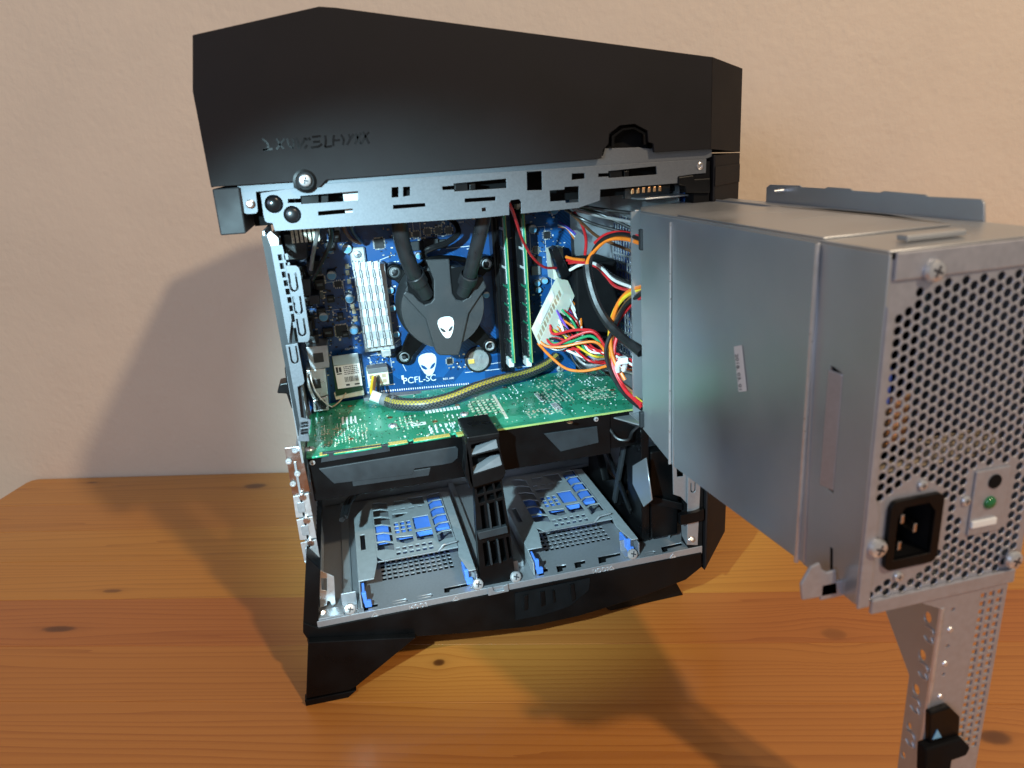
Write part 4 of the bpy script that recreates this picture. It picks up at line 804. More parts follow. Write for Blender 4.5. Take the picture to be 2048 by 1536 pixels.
for p in ((95.1,138.0,296.9), (95.3,138.0,222.4), (171.8,138.0,222.8), (174.7,138.0,295.8)):
    p = Vector(p); arm = B(); d = Vector((cx-p.x, 0, cz-p.z)).normalized(); t = Vector((-d.z, 0, d.x))
    a = Vector((p.x, 134, p.z)); arm.prism([a-t*5, a-t*8+d*20, a+t*8+d*20, a+t*5], (0, 4, 0)); arm.lathe((p.x, YB, p.z), (0, -1, 0), [(7.2, 0), (7.2, 12), (6.4, 14), (5, 14.4), (4.6, 13), (.1, 13)], 6+14)
    arm.add('mount_arm', 'satin_black', pump, bev=.5)
    bb = B(); bb.lathe((p.x, 135.5, p.z), (0, -1, 0), [(4.4, 0), (4.4, 1.6), (3.6, 2.2), (3.2, 1.0), (.1, 1.0)], 20); o = bb.add('mount_ring', 'steel_dull', pump, smooth=True)
    inst('mount_screw', BLACK_SCREW, o, (p.x, 135.2, p.z), None, (.7, .4, .7))
hoseA = [(104.1,60.0,357.2),(99.1,68.0,344.6),(100.1,78.0,325.2),(105.8,88.0,304.2),(111.7,96.0,291.3),(116.3,103.0,280.6)]
bb = B(); bb.tube(hoseA, lambda t: 6.1, 18, 8); bb.add('hose', 'rubber', pump, True)
hoseB = [(162.9,60.0,352.5),(159.8,66.0,335.9),(155.5,76.0,316.4),(152.0,86.0,299.8),(149.3,94.0,288.4),(146.4,101.0,279.3)]
bb = B(); bb.tube(hoseB, 5.6, 18, 8); bb.add('hose', 'rubber', pump, True)
for hp in (hoseA, hoseB):
    a, b_ = Vector(hp[-3]), Vector(hp[-1]); d = (b_-a).normalized()
    bb = B(); bb.lathe(a.lerp(b_, .18), d, [(6.6, 0), (7.4, .6), (7.5, 9), (6.6, 10), (5.0, 10.2), (4.6, 20), (.1, 20.5)], 22); bb.add('hose_collar', 'rubber', pump, smooth=True)
bb = B(); bb.tube([(120.1,112.0,306.7),(118.4,112.0,314.2),(125.0,110.0,317.8),(137.6,116.0,320.0),(149.1,122.0,325.7),(148.6,130.0,333.3),(141.5,136.0,338.3)], 1.5, 8); bb.add('pump_lead', 'wire_black', pump, True)
bb = B(); bb.tube([(122.4,112.0,305.7),(119.7,111.0,312.5),(126.4,109.0,316.2),(139.0,115.0,318.4),(150.5,121.0,324.9),(150.3,130.0,333.1),(143.2,136.0,338.2)], 1.5, 8); bb.add('pump_lead', 'wire_black', pump, True)
bb = B(); bb.tube([(115.3,108.0,304.5),(123.6,106.0,308.8),(139.1,106.0,308.1),(151.6,108.0,305.0)], 2.2, 8); bb.add('pump_collar', 'satin_black', pump, True)

# ------------------------------------------------------------------ graphics card
gz = 186
gpu = root('graphics_card', (140, 80, 150), 'long graphics card lying across the case, green board side up, black shroud below', 'graphics card')
gol = [(9.5, 27), (276, 27), (276, 147), (30, 147), (9.5, 110)]
nt = [rect(26, 29, 26, 33), rect(64, 69, 26, 33), rect(83.5, 88, 26, 33), rect(116, 120, 26, 33)]
plate('card_board', 'Z', gz-1.6, 1.6, [(9.5, 27), (25.5, 27), (25.5, 32), (29, 32), (29, 27), (64, 27), (64, 32), (68.5, 32), (68.5, 27), (83.5, 27), (83.5, 32), (87.5, 32), (87.5, 27), (116, 27), (116, 32), (120, 32), (120, 27), (276, 27), (276, 145), (26, 145), (9.5, 120)], 'pcb_green', gpu)
bb = B(); bb.box(121, 276, 26.6, 27, gz-1.6, gz-.1); bb.add('board_edge', 'pcb_edge', gpu)
for x0, x1 in ((19, 25), (29.6, 63.6), (69, 83), (88, 115.5), (120.6, 128)):
    bb = B()
    k = x0
    while k < x1-.6: bb.box(k, k+.92, 26.9, 32.4, gz-.2, gz+.16); k += 1.1
    bb.add('edge_contact', 'gold', gpu)
def gset(name, mt_, groups, sd, loose=()):
    """rows of tiny parts: x, y, columns, rows, pitch x, pitch y, width, depth, share kept"""
    bb = B(); r = random.Random(sd)
    for x, y, nx_, ny_, px_, py_, w_, h, keep in groups:
        for i in range(nx_):
            for j in range(ny_):
                if r.random() < keep:
                    cx_, cy_ = x+i*px_+r.uniform(-.15, .15), y+j*py_+r.uniform(-.15, .15); bb.box(cx_-w_/2, cx_+w_/2, cy_-h/2, cy_+h/2, gz, gz+r.uniform(.3, .8))
    for x0, x1, y0, y1, k in loose:
        for _ in range(k):
            x, y = r.uniform(x0, x1), r.uniform(y0, y1); a, b_ = r.choice(((1.2, .6), (.6, 1.2), (.6, .6)))
            bb.box(x-a/2, x+a/2, y-b_/2, y+b_/2, gz, gz+r.uniform(.15, .6))
    return bb.add(name, mt_, gpu, kind='stuff')
gset('small_components', 'solder', [(78, 56, 5, 5, 4.2, 6.5, 1.3, 2.0, .85), (20, 44, 14, 9, 2.6, 4.2, .8, 1.4, .5), (142, 62, 6, 7, 4.2, 5.6, 2.4, 1.6, .9), (200, 66, 9, 8, 3.3, 4.3, 1.2, 1.6, .6), (182, 40, 9, 5, 3.3, 3.6, 1.5, 1.2, .6), (208, 100, 10, 6, 3.4, 4.6, 1.5, 1.6, .55), (236, 60, 9, 7, 3.3, 4.4, 2.0, 1.2, .55), (100, 36, 12, 1, 4.1, 3, .8, 3.2, .8)], 11, [(14, 270, 34, 140, 160)])
gset('small_components', 'white_print', [(104, 42, 11, 3, 3.8, 5.5, .9, 2.6, .6), (22, 60, 12, 8, 2.6, 4.6, .5, 1.6, .35), (170, 90, 5, 9, 4.5, 5.0, .7, 1.2, .4), (120, 62, 5, 3, 4, 4, .9, 1.6, .6), (248, 96, 7, 6, 3.3, 4.0, .9, 1.3, .5)], 12, [(14, 270, 34, 140, 120)])
gset('small_components', 'chip', [(79.5, 57, 5, 5, 4.2, 6.5, 1.0, 1.4, .5), (143.5, 61, 6, 7, 4.2, 5.6, 1.0, 1.2, .6), (201, 67, 9, 8, 3.3, 4.3, 1.0, 1.2, .45), (237, 61, 9, 7, 3.3, 4.4, 1.0, 1.4, .5)], 13, [(14, 270, 34, 140, 60)])
gset('small_components', 'tan_part', [(23, 46, 12, 8, 2.9, 4.6, 1.2, .8, .18), (184, 42, 8, 4, 3.6, 3.6, 1.6, 1.0, .3)], 14, [(14, 270, 34, 140, 40)])
gset('vias', 'pcb_dark_green', [], 15, [(10, 274, 30, 144, 400)])
bb = B(); r = random.Random(3)
for k in range(9):
    for j in range(3): bb.box(102+k*4.6, 103.4+k*4.6, 38+j*6, 41.5+j*6, gz, gz+.35) if r.random() < .75 else None
for k in range(10): bb.box(104+k*3, 106+k*3, 84, 90, gz, gz+.35)
for k in range(4): bb.box(36+k*3.4, 37.6+k*3.4, 86, 102, gz, gz+.3)
bb.add('silk_block', 'white_print', gpu, kind='stuff')
bb = B(); bb.obox((163, 46, gz), (2.2, 0, 0), (2, 60, 0), (0, 0, .5)); bb.add('guide_bar', 'cream_plastic', gpu)
for a, b_ in (((199.8,91.3,186.0), (202.4,72.2,186.0)), ((205.3,61.5,186.0), (211.2,48.7,186.0))):
    bb = B(); bb.box(min(a[0], b_[0]), max(a[0], b_[0]), min(a[1], b_[1]), max(a[1], b_[1])+3, gz, gz+.25); o = bb.add('board_sticker', 'label_paper', gpu)
    bb = B(); x0 = min(a[0], b_[0])
    for k in range(6): bb.box(x0+.8+k*1.1, x0+1.3+k*1.1, min(a[1], b_[1])+1, max(a[1], b_[1])+2, gz+.26, gz+.32)
    bb.add('sticker_print', 'print_dark', o)
p = (86.0,67.3,186.0); text('board_mark', 'CE', (p[0], p[1]-3, gz+.05), (1, 0, 0), (0, 1, 0), 6, 'white_print', gpu, .1)
bb = B(); p = (95.4,62.1,186.0); plate('board_mark', 'Z', gz, .15, rrect(p[0]-6, p[0]+6, p[1]-3, p[1]+3, 1), 'white_print', gpu, [rect(p[0]-4.5+k*3, p[0]-2.5+k*3, p[1]-1.6, p[1]+1.6) for k in range(3)])
for x, y in ((75.1,65.0,186.0)[:2], (133.3,67.6,186.0)[:2], (11.9,40.8,186.0)[:2]):
    inst('card_screw', SCREW, gpu, (x, y, gz), (-math.pi/2, 0, 0), (.95, 1, .95))
for p in ((108.7,62.4,186.0), (132.3,93.8,186.0), (42.2,51.0,186.0), (207.5,17.8,186.0), (43.6,130.2,186.0), (74.8,86.6,186.0), (180.4,122.3,186.0), (265.1,76.2,186.0)):
    bb = B(); bb.lathe(p, (0, 0, 1), [(2.4, 0), (2.2, .25), (1.2, .3), (1.0, .1), (.1, .1)], 14); bb.add('solder_ring', 'copper', gpu, True)
# shroud
bb = B(); bb.box(10, 245, 29.5, 144, 149, 184.2); bb.box(245.2, 274, 31, 144, 152, 184); bb.add('shroud', 'satin_black', gpu, bev=.8)
bb = B(); bb.prism([(a, 28.2, b_) for a, b_ in [(16.6,175.2),(119.2,176.3),(120.9,174.0),(119.9,166.6),(115.3,163.2),(107.9,162.8),(94.0,163.1),(86.4,163.2),(84.0,158.6),(25.9,161.4)]], (0, 1.6, 0)); bb.add('shroud_panel', 'grey_plastic', gpu, bev=.5)
bb = B(); bb.prism([(a, 27.4, b_) for a, b_ in [(21.3,187.6),(69.5,186.5),(69.9,180.8),(19.1,180.0)]], (0, 2.5, 0)); bb.add('shroud_step', 'grey_plastic', gpu, bev=.4)
bb = B(); bb.prism([(a, 28.4, b_) for a, b_ in [(189.1,175.5),(233.4,174.9),(234.3,160.5),(202.2,158.0)]], (0, 1.6, 0)); bb.add('shroud_panel', 'grey_plastic', gpu, bev=.5)
bb = B(); bb.prism([(a, 28.4, b_) for a, b_ in [(39.2,162.3),(98.5,161.9),(96.3,155.6),(39.2,156.6)]], (0, 1.6, 0)); bb.add('shroud_panel', 'grey_plastic', gpu, bev=.5)
for p in ((13.1,29.0,180.6), (232.7,29.0,181.0)): inst('shroud_screw', SMALL_SCREW, gpu, p, None, (.9, 1, .9))
# metal end bracket
plate('end_bracket', 'Y', 17, 1.2, [(-3.0,199.7),(7.9,199.4),(8.1,194.0),(9.1,163.5),(-3.3,162.6)], 'nickel', gpu, bev=.4)
bb = B(); bb.prism([(a, 15.8, b_) for a, b_ in [(2.0,198.5),(9.6,199.1),(9.5,196.1),(2.2,195.4)]], (0, 1.2, 0)); bb.add('bracket_tab', 'steel_bright', gpu, bev=.4)
for p in ((2.7,16.0,179.0), (-1.8,16.0,189.5), (-1.5,16.0,171.8), (3.8,16.0,197.0)):
    bb = B(); bb.lathe(p, (0, -1, 0), [(2.3, 0), (1.9, .8), (.9, .9), (.7, .3), (.1, .3)], 14); bb.add('bracket_peg', 'steel_bright', gpu, True)
# power plug and its leads
bb = B(); bb.prism([(a, 40, b_) for a, b_ in [(243.2,182.0),(249.5,175.8),(250.1,165.6),(243.3,172.0)]], (9, 0, 0)); bb.prism([(232, 36, 168), (250, 36, 168), (250, 36, 184), (232, 36, 184)], (0, 10, 0)); bb.add('power_plug', 'gloss_black', gpu, bev=.6)
for k in range(6):
    z = 184-(k % 3)*4.5; y = 37+(k//3)*5
    bb = B(); bb.tube([(248, y, z), (256, y-2, z+.5), (266, y-10, z-2-(k % 3)), (274, y-24, z-4), (282, y-40, z-4)], 1.3, 8); bb.add('plug_lead', 'wire_black', gpu, True)
bb = B(); bb.tube([(244, 34, 172), (248, 24, 164), (256, 20, 163), (262, 24, 168), (270, 18, 176), (280, 0, 182)], 1.3, 8); bb.add('plug_lead', 'wire_black', gpu, True)

# ------------------------------------------------------------------ card support tower
sup = root('card_support', (136, 10, 67), 'black plastic support tower holding the middle of the graphics card', 'support')
bb = B(); bb.box(123.5, 147.5, -3.5, 38, 191, 195.5); bb.add('top_pad', 'satin_black', sup, bev=1)
# front frame of stacked pockets
fr = [(123.5,192.3),(146.5,194.9),(147.4,181.4),(150.2,162.8),(147.6,158.0),(122.5,154.4),(119.9,168.1)]
pk = [[(126.1,188.8),(144.7,190.5),(145.6,183.2),(126.2,180.9)], [(126.0,179.0),(145.8,180.8),(147.7,169.3),(126.0,165.9)]]
plate('upper_bracket', 'Y', -3, 11, fr, 'satin_black', sup, pk, bev=.6)
lf = [(127.0,152.7),(147.9,155.2),(149.3,137.0),(151.5,110.9),(152.8,70.6),(151.7,65.3),(126.6,65.4),(125.2,72.1),(125.6,116.0)]
lk = [[(128.4,150.8),(133.4,151.6),(133.8,146.1),(128.7,145.4)], [(135.0,151.7),(140.4,152.4),(141.1,146.9),(135.3,146.3)], [(141.9,152.5),(146.6,153.0),(147.3,147.4),(142.7,147.0)],
      [(128.9,143.3),(133.6,144.1),(133.9,138.6),(129.3,137.8)], [(135.5,144.2),(141.0,144.8),(141.7,139.2),(135.9,138.7)], [(142.5,145.0),(147.2,145.8),(148.0,140.2),(143.3,139.4)],
      [(129.9,135.6),(133.0,135.8),(133.9,112.6),(130.3,112.1)], [(136.1,136.1),(140.8,136.9),(142.2,113.2),(137.0,112.5)], [(143.5,136.8),(147.4,137.4),(149.0,114.8),(145.0,113.9)],
      [(129.3,103.6),(132.4,103.8),(133.6,83.7),(130.0,83.1)], [(134.8,104.2),(139.2,104.6),(140.5,84.5),(136.1,84.1)], [(141.5,104.6),(145.9,105.0),(147.3,85.3),(143.3,84.8)], [(147.9,105.1),(150.3,105.4),(151.8,86.1),(149.4,85.7)]]
plate('slotted_post', 'Y', 4, 7, lf, 'satin_black', sup, lk, bev=.5)
for q in ([(135.1,136.9),(136.3,137.1),(137.5,112.7),(136.0,112.6)], [(142.1,137.3),(143.2,137.5),(144.7,113.8),(143.1,113.7)], [(133.0,104.9),(134.2,105.1),(135.5,85.1),(133.9,85.0)], [(140.1,105.2),(141.3,105.4),(142.3,85.5),(140.7,85.3)]):
    bb = B(); bb.prism([(a, 1, b_) for a, b_ in q], (0, 4, 0)); bb.add('post_rib', 'grey_plastic', sup, bev=.3)
bb = B(); bb.prism([(a, 11.5, b_) for a, b_ in lf], (0, 1.2, 0)); bb.add('post_back', 'matt_black', sup)
bb = B(); bb.prism([(a, 8.4, b_) for a, b_ in fr], (0, 1.2, 0)); bb.add('back_web', 'matt_black', sup)
bb = B(); bb.prism([(a, -2.5, b_) for a, b_ in [(126.2,181.7),(146.2,190.2),(146.0,183.2),(126.5,180.5)]], (0, 9, 0)); bb.add('lit_web', 'chip_grey', sup)  # both webs are black plastic coloured grey to look lit
bb = B(); bb.prism([(a, -2.5, b_) for a, b_ in [(126.5,166.6),(147.8,177.3),(148.0,168.9),(126.7,165.3)]], (0, 9, 0)); bb.add('lit_web', 'chip_grey', sup)
bb = B(); bb.prism([(122.1,-3.0,189.5),(123.3,-3.0,190.8),(125.0,-3.0,153.9),(123.1,-3.0,161.6)], (0, 16, 0)); bb.add('side_web', 'satin_black', sup)
bb = B(); bb.box(131, 147, 14, 18, 67, 190.5); bb.add('tower_core', 'satin_black', sup, bev=1)
bb = B(); bb.prism([(a, 0, b_) for a, b_ in [(125.5,115.6),(148.6,117.1),(149.3,110.9),(126.6,109.4)]], (0, 4, 0)); bb.add('cross_bar', 'grey_plastic', sup, bev=.5)
lbp = [(120.1,-3.5,196.9),(121.1,-3.5,196.0),(122.9,-3.5,173.8),(121.6,-3.5,175.6)]
bb = B(); bb.prism([(122.6, -2, 190), (122.6, 12, 188), (122.6, 12, 166), (122.6, -2, 172)], (.4, 0, 0)); bb.add('side_sticker', 'label_paper', sup)

# ------------------------------------------------------------------ drive brackets
def caddy(x, label):
    r_ = root('drive_bracket', (x, 0, 66), label, 'drive bracket', 'empty drive brackets on the case floor')
    z = 80
    def pl(name, poly, m_='steel', holes=(), z_=z, th=1): return plate(name, 'Z', z_, th, [(x+a, b_) for a, b_ in poly], m_, r_, [[(x+a, b_) for a, b_ in h] for h in holes], bev=.25)
    top = [(18, 156), (84, 150), (84, 44), (68, 44), (23, 44), (18, 52)]
    hs = []
    for k in range(6): hs.append([(19.5, 61+k*15), (26, 61+k*15), (33, 57+k*15), (33, 69+k*15), (26, 74+k*15), (19.5, 74+k*15)])
    for k in range(6): hs.append([(70, 57+k*15), (75, 61+k*15), (83, 61+k*15), (83, 74+k*15), (75, 74+k*15), (70, 69+k*15)])
    for i in range(3):
        for j in range(3): hs.append(rect(36+i*5.4, 39.6+i*5.4, 84+j*7, 89.5+j*7))
    for i in range(6): hs.append(rect(34+i*5.4, 37.4+i*5.4, 48.5, 53))
    for i in range(6): hs.append(rect(34+i*5.4, 37.4+i*5.4, 56, 60.5))
    hs += [rect(53, 67, 66, 82), rect(53, 67, 86, 108), [(36, 112), (44, 114), (50, 119), (36, 121)], [(36, 70), (44, 64), (50, 66), (50, 76), (36, 78)]]
    hs += [rect(36+i*8, 40.5+i*8, 126, 129) for i in range(4)]+[[(56, 133), (67, 131), (67, 147), (52, 148)]]+[[(38, 137), (47, 138), (50, 145), (40, 146)]]
    pl('top_grille', top, 'caddy_steel', hs)
    bb = B(); bb.prism([(x+18, 44, 80.4), (x+68, 44, 80.4), (x+73, 46, 84), (x+84, 48, 84), (x+84, 48, 85.2), (x+72, 46, 85.2), (x+67, 43.4, 81.6), (x+18, 43.4, 81.6)], (0, -1.4, 0)); bb.add('cross_bar', 'steel_bright', r_, bev=.3)
    bb = B(); bb.prism([(x+2, 4, 67), (x+2, 124, 67), (x+2, 124, 80), (x+2, 60, 80), (x+2, 20, 80), (x+2, 4, 78)], (1, 0, 0)); bb.add('side_rail', 'caddy_steel', r_, bev=.3)
    pl('rail_flange', [(2, 20), (2, 124), (18, 158), (18, 44), (14, 20)], 'caddy_steel', [rect(6, 10, 66, 92)], 80.2)
    bb = B(); bb.prism([(x+91, 4, 67), (x+91, 148, 67), (x+91, 148, 80), (x+91, 4, 78)], (1, 0, 0)); bb.add('side_rail', 'steel', r_, bev=.3)
    pl('rail_flange', [(84.5, 46), (84.5, 150), (92, 148), (91.5, 6), (86, 6), (82, 30)], 'caddy_steel', (), 80.2)
    for a, b_, s_ in ((5, 4, 1), (84, 8, -1)):
        bb = B(); bb.prism([(x+a, b_, 67), (x+a+5, b_, 67), (x+a+5, b_, 72), (x+a+2, b_, 73), (x+a+2, b_, 80), (x+a-1.5, b_, 80)], (0, 3, 0)); bb.box(x+a-1, x+a+1, b_+2, b_+18, 70, 78); bb.add('blue_clip', 'blue_clip', r_, bev=.5)
    bb = B(); bb.box(x+69, x+83, 84, 146, 76, 78.6); bb.add('blue_strip', 'blue_clip', r_, bev=.5)
    bb = B(); bb.box(x+19, x+31, 78, 108, 76, 78.6); bb.add('blue_strip', 'blue_clip', r_, bev=.5)
    bb = B(); bb.box(x+36, x+68, 84, 112, 74, 78.4); bb.add('blue_pad', 'blue_clip', r_, bev=.6)
    return r_
caddy(31, 'empty steel drive bracket with blue clips beside the expansion slots')
caddy(166, 'empty steel drive bracket with blue clips between support tower and fan')

# ------------------------------------------------------------------ cables
def cable(name, label, cat, wires, grp=None, rad=1.15):
    p0 = wires[0][1][0]; r_ = root(name, p0, label, cat, grp)
    for c_, pts in wires:
        bb = B(); bb.tube(pts, rad, 8); bb.add('wire', 'wire_'+c_, r_, True)
    return r_
# black-yellow braided lead lying on the graphics card
sl = root('braided_cable', (69.2,110.0,194.4), 'braided black and yellow cable lying along the graphics card', 'cable')
path = [(74.1,108.0,194.4),(84.8,98.0,192.5),(104.8,90.0,192.2),(126.3,92.0,193.7),(149.5,100.0,196.8),(174.3,112.0,197.0),(200.0,124.0,195.6),(221.3,132.0,199.0),(234.0,138.0,204.4)]
bb = B(); bb.tube(path, lambda t: 5.6-1.2*t, 18, 10); bb.add('braid', 'braid', sl, True)
bb = B(); bb.tube([(62.3,112.0,199.3),(68.6,111.0,196.0),(74.8,107.0,194.1)], 4.6, 14); bb.add('heatshrink', 'white_plastic', sl, True)
bb = B(); bb.tube([(71.0,109.5,195.7),(76.4,106.0,193.8),(80.9,101.0,193.0)], 5.7, 14); bb.add('heatshrink', 'chip_grey', sl, True)
# 24-way plug
A0 = Vector((229.7,112.0,282.3)); B0 = Vector((197.8,84.0,247.0)); d = B0-A0; e2 = Vector((202.4,80.0,233.2))-B0; e3 = Vector((242.2,118.0,277.4))-A0
pl24 = root('main_power_plug', B0, 'long cream plastic power plug with a fan of coloured wires', 'plug')
bb = B(); bb.obox(A0, d, e2, e3); bb.add('housing', 'cream_plastic', pl24, bev=.6)
nf = d.cross(e2).normalized(); nf = nf if nf.y < 0 else -nf
bb = B(); bb.obox(A0+d*.22+e2*.15+nf*.9, d*.55, e2*.35, -nf); bb.add('latch', 'white_plastic', pl24, bev=.3)
bb = B()
for k in range(11): bb.obox(A0+d*(.06+k*.084)+e2*.62+nf*.25, d*.05, e2*.3, -nf*.3)
bb.add('housing_rib', 'tan_part', pl24, kind='stuff')
sd = e2.normalized()*.8+e3.normalized()*.6; nn = nf
A0 = A0+e2*.6+e3*.3
hub = Vector((263.3,70.0,214.9)); far = Vector((283.9,40.0,209.7))
cols = ['orange', 'white', 'white', 'red', 'purple', 'grey', 'black', 'red', 'green', 'red', 'black', 'orange', 'orange', 'red', 'black', 'orange', 'white', 'red', 'yellow', 'black', 'grey', 'red', 'black', 'orange', 'white', 'red']
r = random.Random(21)
for k, c_ in enumerate(cols):
    t = (k+.5)/len(cols); st = A0+d*t+sd*(8.5 if k % 2 else 6)+nn*r.uniform(-3, 1)
    m1 = st+Vector((r.uniform(8, 12), r.uniform(-6, 0), -18*(1-t)-2+r.uniform(-2, 3))); hb = hub+Vector((r.uniform(-4, 4), r.uniform(-10, 10), r.uniform(-6, 7)))
    m2 = hb+Vector((-22+r.uniform(-3, 3), r.uniform(-8, 8), 4+6*(r.random()-.3)*(2 if t > .5 else 1)))
    bb = B(); bb.tube([st, m1, m2, hb, far+Vector((0, r.uniform(-6, 6), r.uniform(-7, 7)))], 1.0, 8); bb.add('wire', 'wire_'+c_, pl24, True)
for c_, pts in (('orange', [(204.1,84.0,236.3),(208.8,80.0,231.6),(219.1,74.0,230.9),(234.5,68.0,233.8),(246.1,64.0,234.2),(253.0,62.0,227.0),(255.0,60.0,214.4)]), ('orange', [(202.6,82.0,234.4),(211.8,80.0,222.5),(222.6,74.0,212.2),(233.7,68.0,209.8),(244.7,62.0,211.7),(254.6,60.0,213.6)]), ('red', [(210.5,88.0,236.3),(216.6,80.0,231.4),(231.8,72.0,239.2),(245.0,66.0,242.3),(253.2,62.0,231.2),(259.1,58.0,214.4)]), ('green', [(212.7,92.0,238.6),(215.2,84.0,232.4),(228.5,76.0,233.5),(244.1,70.0,238.1),(253.3,66.0,230.2)]),
                ('black', [(207.2,88.0,239.3),(209.1,84.0,231.4),(220.1,78.0,227.1),(235.9,72.0,234.4),(250.1,68.0,230.1),(257.0,66.0,219.4)]), ('red', [(216.5,92.0,246.0),(217.9,86.0,239.3),(232.6,74.0,243.7),(247.8,68.0,241.5),(257.3,64.0,225.9)]), ('white', [(226.4,98.0,247.8),(232.8,90.0,226.9),(242.6,80.0,221.1),(256.7,70.0,219.3),(261.7,60.0,216.9)]), ('purple', [(224.8,100.0,256.3),(233.5,96.0,238.7),(240.3,86.0,222.5),(253.8,74.0,221.2),(266.0,60.0,213.8)]), ('black', [(232.5,90.0,220.3),(234.7,84.0,212.7),(240.7,76.0,206.5),(250.6,66.0,210.7),(260.7,58.0,209.8)])):
    bb = B(); bb.tube(pts, 1.2, 8); bb.add('wire', 'wire_'+c_, pl24, True)
# cables from the power supply
cable('sleeved_cable', 'thick black sleeved cable looping from the power supply across the wires', 'cable', [('black', [(234.4,44.0,301.3),(234.3,40.0,290.4),(237.2,34.0,273.7),(242.4,24.0,259.6),(248.7,10.0,250.4),(255.6,-8.0,242.2)])], rad=3.6)
cable('looped_leads', 'orange and black leads looping over from the top of the power supply', 'cable', [('orange', [(257.9,-6.0,320.3),(253.5,14.0,322.2),(245.4,28.0,320.8),(239.1,38.0,312.9),(235.4,44.0,305.0),(234.4,44.0,299.4)]), ('black', [(258.7,-6.0,323.0),(251.6,14.0,325.9),(243.5,28.0,322.4),(239.1,38.0,314.4),(237.1,42.0,305.1),(236.4,43.0,297.4)]), ('red', [(259.6,-4.0,324.1),(253.2,18.0,326.4),(245.8,32.0,324.0),(240.7,42.0,317.5)]), ('brown', [(259.5,-4.0,321.3),(254.7,17.0,323.9),(247.4,30.0,321.8),(242.2,40.0,314.6),(238.7,44.0,307.7)])], rad=1.5)
cable('drooping_leads', 'yellow, orange, red and black leads drooping down past the grey partition', 'cable', [('yellow', [(259.3,-4.0,288.9),(254.4,16.0,280.1),(249.4,26.0,268.1),(246.5,30.0,251.9),(246.8,30.0,227.8),(250.7,22.0,209.1),(257.8,-4.0,201.9)]), ('orange', [(258.4,-6.0,290.7),(255.2,14.0,283.3),(250.3,24.0,271.5),(246.6,28.0,254.0),(246.6,27.0,232.7),(253.3,18.0,214.1)]), ('black', [(258.4,-6.0,286.4),(252.7,14.0,273.1),(247.4,26.0,252.7),(242.1,28.0,237.0),(244.3,24.0,219.7),(250.7,12.0,204.1),(256.0,-8.0,198.7)]), ('red', [(260.1,-2.0,283.4),(256.6,18.0,270.4),(250.7,28.0,255.8),(247.9,30.0,239.8),(247.5,26.0,219.9),(251.6,14.0,207.4),(256.9,-6.0,201.1)]), ('red', [(253.0,30.0,249.2),(249.1,29.0,235.9),(248.8,25.0,218.8),(253.2,12.0,205.4),(256.0,-8.0,199.5)]), ('brown', [(259.3,-4.0,287.4),(255.9,14.0,277.3),(250.0,26.0,260.3),(248.0,30.0,243.8)])], rad=1.6)
cable('thin_red_lead', 'single thin red lead hanging from the top rail past the memory', 'cable', [('red', [(167.7,6.0,355.0),(177.0,30.0,342.6),(189.0,60.0,322.7),(201.4,80.0,306.1),(215.0,96.0,294.5),(228.9,108.0,290.6)])], rad=1.1)
cable('drive_leads', 'white, red and black leads arching from the black plug to the partition', 'cable', [('white', [(239.9,104.0,288.4),(244.9,92.0,293.8),(250.2,76.0,297.0),(252.8,60.0,294.1),(254.5,40.0,288.3),(255.9,10.0,287.6)]), ('red', [(239.3,104.0,294.4),(245.2,90.0,296.5),(251.6,74.0,294.7),(254.1,56.0,289.0),(254.4,38.0,284.0),(255.9,10.0,284.7)]), ('black', [(240.9,104.0,290.8),(248.0,88.0,294.8),(253.6,70.0,295.9),(255.2,50.0,291.4),(256.8,12.0,289.4)]), ('orange', [(237.5,106.0,299.4),(241.9,98.0,298.3),(246.5,86.0,298.5)]), ('red', [(238.2,106.0,296.8),(242.3,97.0,295.8),(247.5,84.0,296.2)])], rad=1.3)
cable('front_panel_leads', 'dark leads fanned across the perforated front wall near the rail', 'cable', [('black', [(223.8,60.0,342.9),(235.5,60.0,335.2),(247.9,50.0,328.9),(269.9,30.0,322.0)]), ('brown', [(227.7,60.0,340.3),(242.0,70.0,328.5),(258.7,80.0,315.9),(285.3,80.0,302.9)]), ('black', [(228.6,50.0,346.0),(244.6,40.0,342.4),(267.8,20.0,338.2)]), ('red', [(237.5,80.0,338.2),(245.5,85.0,327.0),(250.2,90.0,314.0),(249.6,92.0,301.6)]), ('black', [(235.8,60.0,343.4),(250.6,46.0,336.4),(270.5,36.0,325.1)]), ('grey', [(231.1,64.0,342.0),(248.1,50.0,336.3),(269.3,20.0,330.9)])], rad=1.3)
cable('front_panel_ribbon', 'thin multicoloured leads at the upper right of the board', 'cable', [('blue', [(241.5,138.0,324.7),(243.2,132.0,323.3),(243.8,120.0,321.7),(247.5,110.0,316.4)]), ('white', [(241.4,138.0,323.0),(243.1,132.0,322.0),(243.8,120.0,321.3),(247.4,110.0,314.8)]), ('orange', [(241.8,138.0,321.2),(243.6,132.0,321.1),(243.8,120.0,320.9),(246.4,110.0,313.2)]), ('purple', [(242.5,138.0,325.9),(244.3,131.0,323.7),(244.7,120.0,322.1),(248.4,110.0,317.2)])], rad=.5)
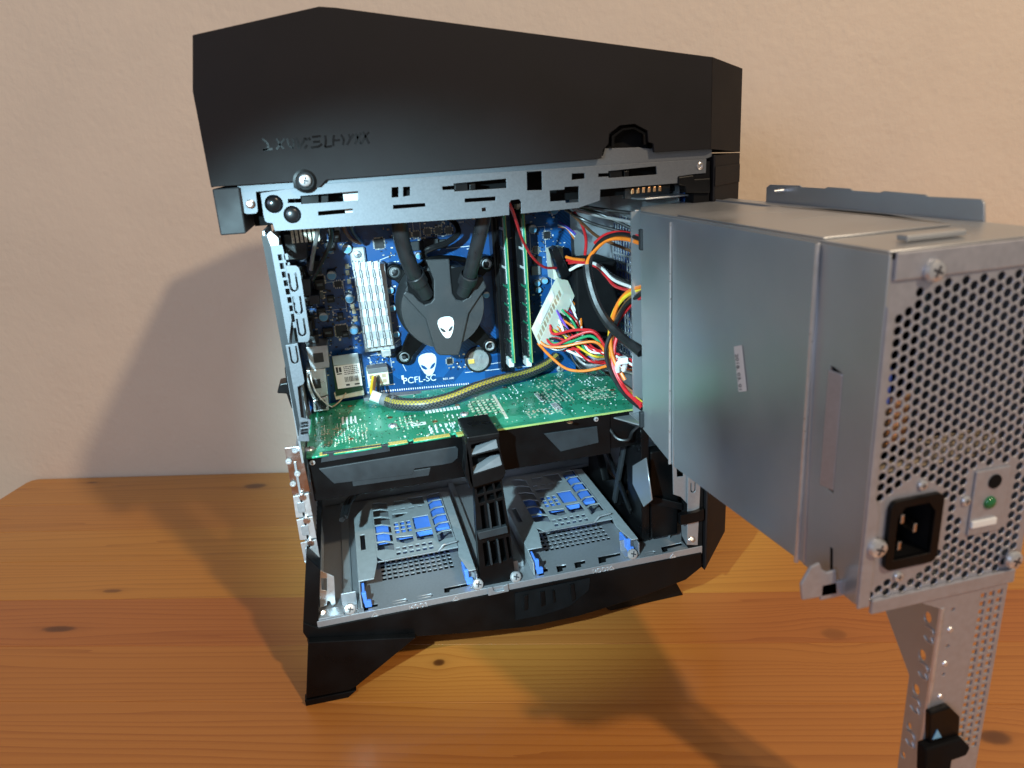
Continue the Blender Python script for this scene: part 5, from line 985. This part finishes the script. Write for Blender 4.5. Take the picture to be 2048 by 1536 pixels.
cable('rear_leads', 'dark leads hanging at the rear corner above the ports', 'cable', [('black', [(49.2,80.0,347.9),(47.7,96.0,331.9),(39.1,106.0,316.2),(29.0,112.0,300.6)]), ('grey', [(39.7,90.0,342.5),(36.6,100.0,332.5),(32.4,108.0,320.5),(29.0,114.0,308.3)]), ('brown', [(57.6,90.0,344.6),(59.7,104.0,335.7),(64.4,118.0,328.1),(69.9,130.0,324.0)]), ('black', [(63.4,90.0,344.1),(65.1,104.0,336.4),(68.5,118.0,329.3),(71.6,130.0,324.6)])], rad=1.6)
p = (249.1,14.0,229.1); tie = root('cable_tie', p, 'white plastic cable tie by the grey partition', 'cable tie')
bb = B(); bb.tube([(247.7,18.0,222.1),(246.3,14.0,228.2),(248.3,12.0,231.7),(251.9,14.0,228.3),(252.2,18.0,222.3)], 2.0, 8); bb.add('strap', 'white_plastic', tie, True)
bb = B(); q = Vector((249.6,12.0,232.3)); bb.box(q.x-3, q.x+3, 9, 15, q.z-2.5, q.z+2.5); bb.add('head', 'white_plastic', tie, bev=.5)
# dark leads behind the lower bays
cable('lower_leads', 'black leads tucked under the graphics card behind the left drive bracket', 'cable', [('black', [(28.5,60.0,116.4),(34.1,90.0,116.4),(46.3,120.0,109.4),(73.6,140.0,100.1),(102.3,150.0,95.6)]), ('black', [(26.1,56.0,116.7),(30.7,88.0,116.1),(42.7,118.0,109.0),(68.8,138.0,99.9)])], rad=2.2)
# grey partition: flanges of the power bay between board and swung-out box
part = root('bay_partition', (255, 0, 178), 'grey steel partition flange with curved tongue beside the cables', 'partition')
plate('upright_flange', 'Y', 4, 1.2, [(257.2,342.9),(262.4,342.5),(261.9,180.5),(255.3,186.5)], 'steel', part, bev=.3)
plate('curved_tongue', 'Z', 178, 1.4, [(232, 60), (236, 66), (244, 64), (288, 10), (288, -4), (268, -4)], 'steel_dull', part, bev=.6)
plate('upper_tongue', 'Z', 349, 1.2, [(262, 40), (300, 50), (300, 8), (266, 6), (262, 14)], 'steel_dull', part, bev=.4)
bb = B(); p = (251.2,-24.0,324.9); bb.box(p[0]-3, p[0]+2, -26, -22, p[2]-6, p[2]+8); bb.add('edge_guard', 'grey_plastic', part, bev=.8)
bb = B(); p = (250.2,-24.0,197.3); bb.box(p[0]-3, p[0]+2, -26, -22, p[2]-6, p[2]+6); bb.add('edge_guard', 'grey_plastic', part, bev=.8)
